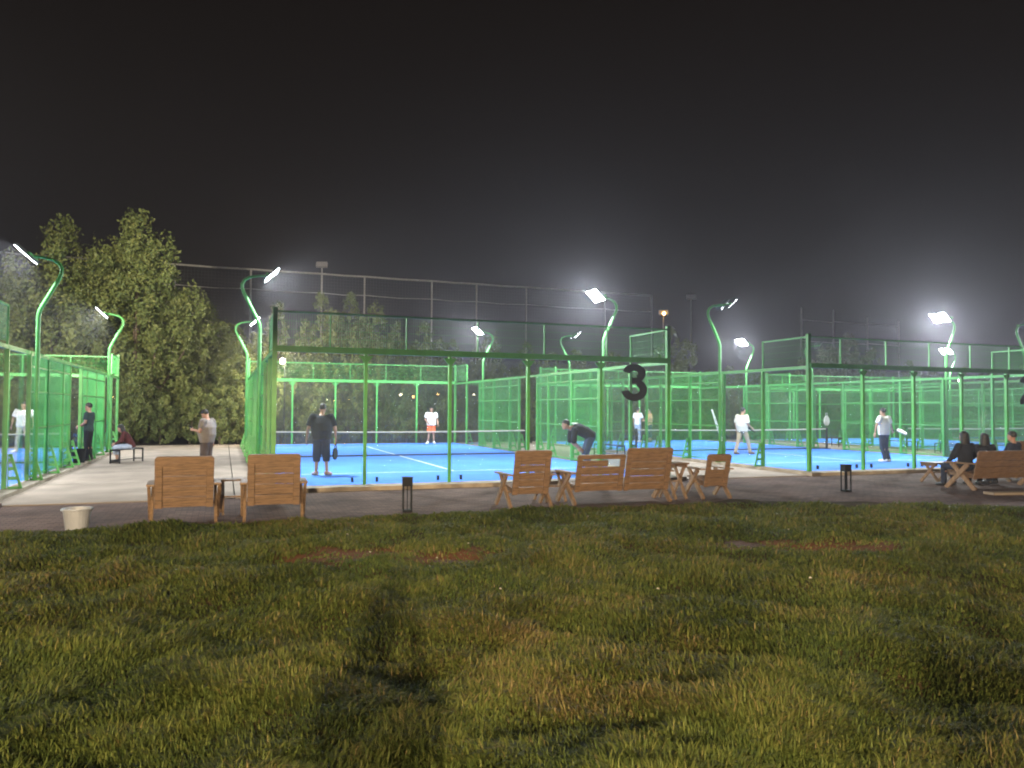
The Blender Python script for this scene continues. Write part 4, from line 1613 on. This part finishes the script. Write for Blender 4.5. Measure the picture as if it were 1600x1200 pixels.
# leftmost court
person('player in a loose white tee and pale trousers on the leftmost court', -8.1, 16.0, 0, 172, C_WHITE, C_CREAM,
       dict(ell=(-.32, -.02, 1.15), elr=(.32, -.02, 1.15), wrl=(-.34, .06, .92), wrr=(.34, .05, .92), anl=(-.2, 0, .085), anr=(.2, .0, .085), knl=(-.15, .02, .5), knr=(.15, .02, .5), tol=(-.26, .14, .035), tor=(.26, .14, .035)),
       wide=1.15, leg_to=1, voxel=.021, loose=.03, scale=1.08)
person('man in a dark tee and black trousers standing at the gate of the leftmost court', -5.08, 10.3, -.006, 75, C_DGREEN, C_BLACK,
       dict(elr=(.26, .0, 1.15), wrr=(.10, .24, 1.05), ell=(-.26, .0, 1.15), wrl=(-.12, .24, 1.03)), leg_to=1, shoe=BLACKSHOE, voxel=.02, scale=1.06)
# walkway
person('man in a grey tee and taupe shorts looking at his phone on the walkway', -1.43, 4.24, -.085, 62, C_GREY, C_TAUPE,
       dict(head=(0, .06, 1.60), look=(0, 1, -.55), ell=(-.27, .05, 1.16), wrl=(-.12, .32, 1.20), elr=(.25, -.06, 1.14), wrr=(.27, -.02, .88)), wide=1.18, deep=1.2, fat=.05, leg_to=.47, shoe=BLACKSHOE, scale=1.02, loose=.03)
ph = thing('mobile_phone', 'dark phone in the hand of the man in grey on the walkway', 'phone', (-1.43 - .40, 4.24 + .1, 1.21), R(62))
MB().box((0, 0, 0), (.07, .14, .009), Matrix.Rotation(R(30), 3, 'X')).build('case', M_BLACK, ph)
MB().box((0, -.004, .006), (.062, .128, .002), Matrix.Rotation(R(30), 3, 'X')).build('screen', mat('phone_glass', (.02, .022, .03), .1), ph)
SIT = dict(pelvis=(0, 0, .53), waist=(0, .06, .68), chest=(0, .16, .85), neck=(0, .25, 1.02), head=(0, .33, 1.13), look=(0, 1, -.3), shl=(-.19, .22, .97), shr=(.19, .22, .97),
           ell=(-.25, .30, .72), elr=(.25, .30, .72), wrl=(-.12, .48, .62), wrr=(.12, .48, .62), hpl=(-.10, .04, .52), hpr=(.10, .04, .52), knl=(-.14, .46, .50), knr=(.14, .46, .50),
           anl=(-.14, .42, .085), anr=(.14, .40, .085), tol=(-.16, .58, .035), tor=(.16, .56, .035))
person('person in a dark red top sitting hunched on the black bench on the walkway', -3.85, 10.45, -.085, 95, C_MAROON, C_PJEANS, SIT, leg_to=.78, shoe=BLACKSHOE, scale=.98, sleeve=1.0, longhair=True)
# seated on the right
SITUP = dict(pelvis=(0, 0, .48), waist=(0, -.02, .64), chest=(0, -.03, .84), neck=(0, -.01, 1.03), head=(0, .03, 1.18), shl=(-.18, -.02, .97), shr=(.18, -.02, .97),
             ell=(-.26, .06, .72), elr=(.26, .06, .72), wrl=(-.18, .30, .60), wrr=(.18, .30, .60), hpl=(-.10, .05, .47), hpr=(.10, .05, .47), knl=(-.13, .48, .48), knr=(.13, .48, .48),
             anl=(-.13, .50, .085), anr=(.13, .50, .085), tol=(-.15, .66, .035), tor=(.15, .66, .035))
person('dark haired woman in black sitting at the left end of the right hand bench', 15.75, -4.05, -.1, -8, C_BLACK, C_NAVY, SITUP, longhair=True, sleeve=1.0, shoe=BLACKSHOE, scale=1.04)
person('dark haired person in black sitting second from the left on the right hand bench', 16.55, -3.95, -.1, -25, C_BLACK, C_BLACK, SITUP, longhair=True, sleeve=1.0, shoe=BLACKSHOE, scale=1.0)
person('person in black at the right picture edge sitting on the right hand bench', 17.35, -4.1, -.1, 10, C_NAVY, C_BLACK, SITUP, sleeve=1.0, shoe=BLACKSHOE, scale=1.04)
person('pale clad person standing far off on the farthest right court', 33.6, 6.0, 0, 60, C_CREAM, C_CREAM, None, voxel=.025, leg_to=1, scale=1.02)
# the photographer, whose shadows fall across the lawn
fx, fy = view(-.03, -.36)
person('photographer in dark clothes behind the camera holding up a phone', fx, fy, -.09, -math.degrees(TH), C_BLACK, C_NAVY,
       dict(ell=(-.185, .13, 1.22), elr=(.185, .13, 1.22), wrl=(-.10, .24, 1.56), wrr=(.10, .24, 1.56)), wide=.86, leg_to=1, shoe=BLACKSHOE, scale=1.04)
px_, py_ = view(0, -.03)
ph = thing('mobile_phone', 'dark phone held up by the photographer', 'phone', (px_, py_, 1.735), -TH)
MB().box((0, 0, 0), (.16, .009, .075)).build('case', M_BLACK, ph)
MB().box((0, -.0055, 0), (.15, .001, .068)).build('screen', mat('phone_glass', (.02, .022, .03), .1), ph)
bpy.data.scenes.remove(tmp)

# ---------------------------------------------------------------- night haze lit by the floodlights
if HAZE > 0:
    hz = MB().box((20, 20, 8.1), (580, 580, 18.6)).mesh('haze', bpy.data.materials.new('night_haze'))
    hm = hz.materials[0]
    hm.use_nodes = True
    nt = hm.node_tree
    nt.nodes.clear()
    ho = nt.nodes.new('ShaderNodeOutputMaterial')
    pv = nt.nodes.new('ShaderNodeVolumePrincipled')
    pv.inputs['Color'].default_value = (0.90, 0.90, 1.0, 1)
    pv.inputs['Density'].default_value = HAZE
    pv.inputs['Anisotropy'].default_value = 0.8
    nt.links.new(pv.outputs[0], ho.inputs['Volume'])
    link('haze', hz, kind='stuff')
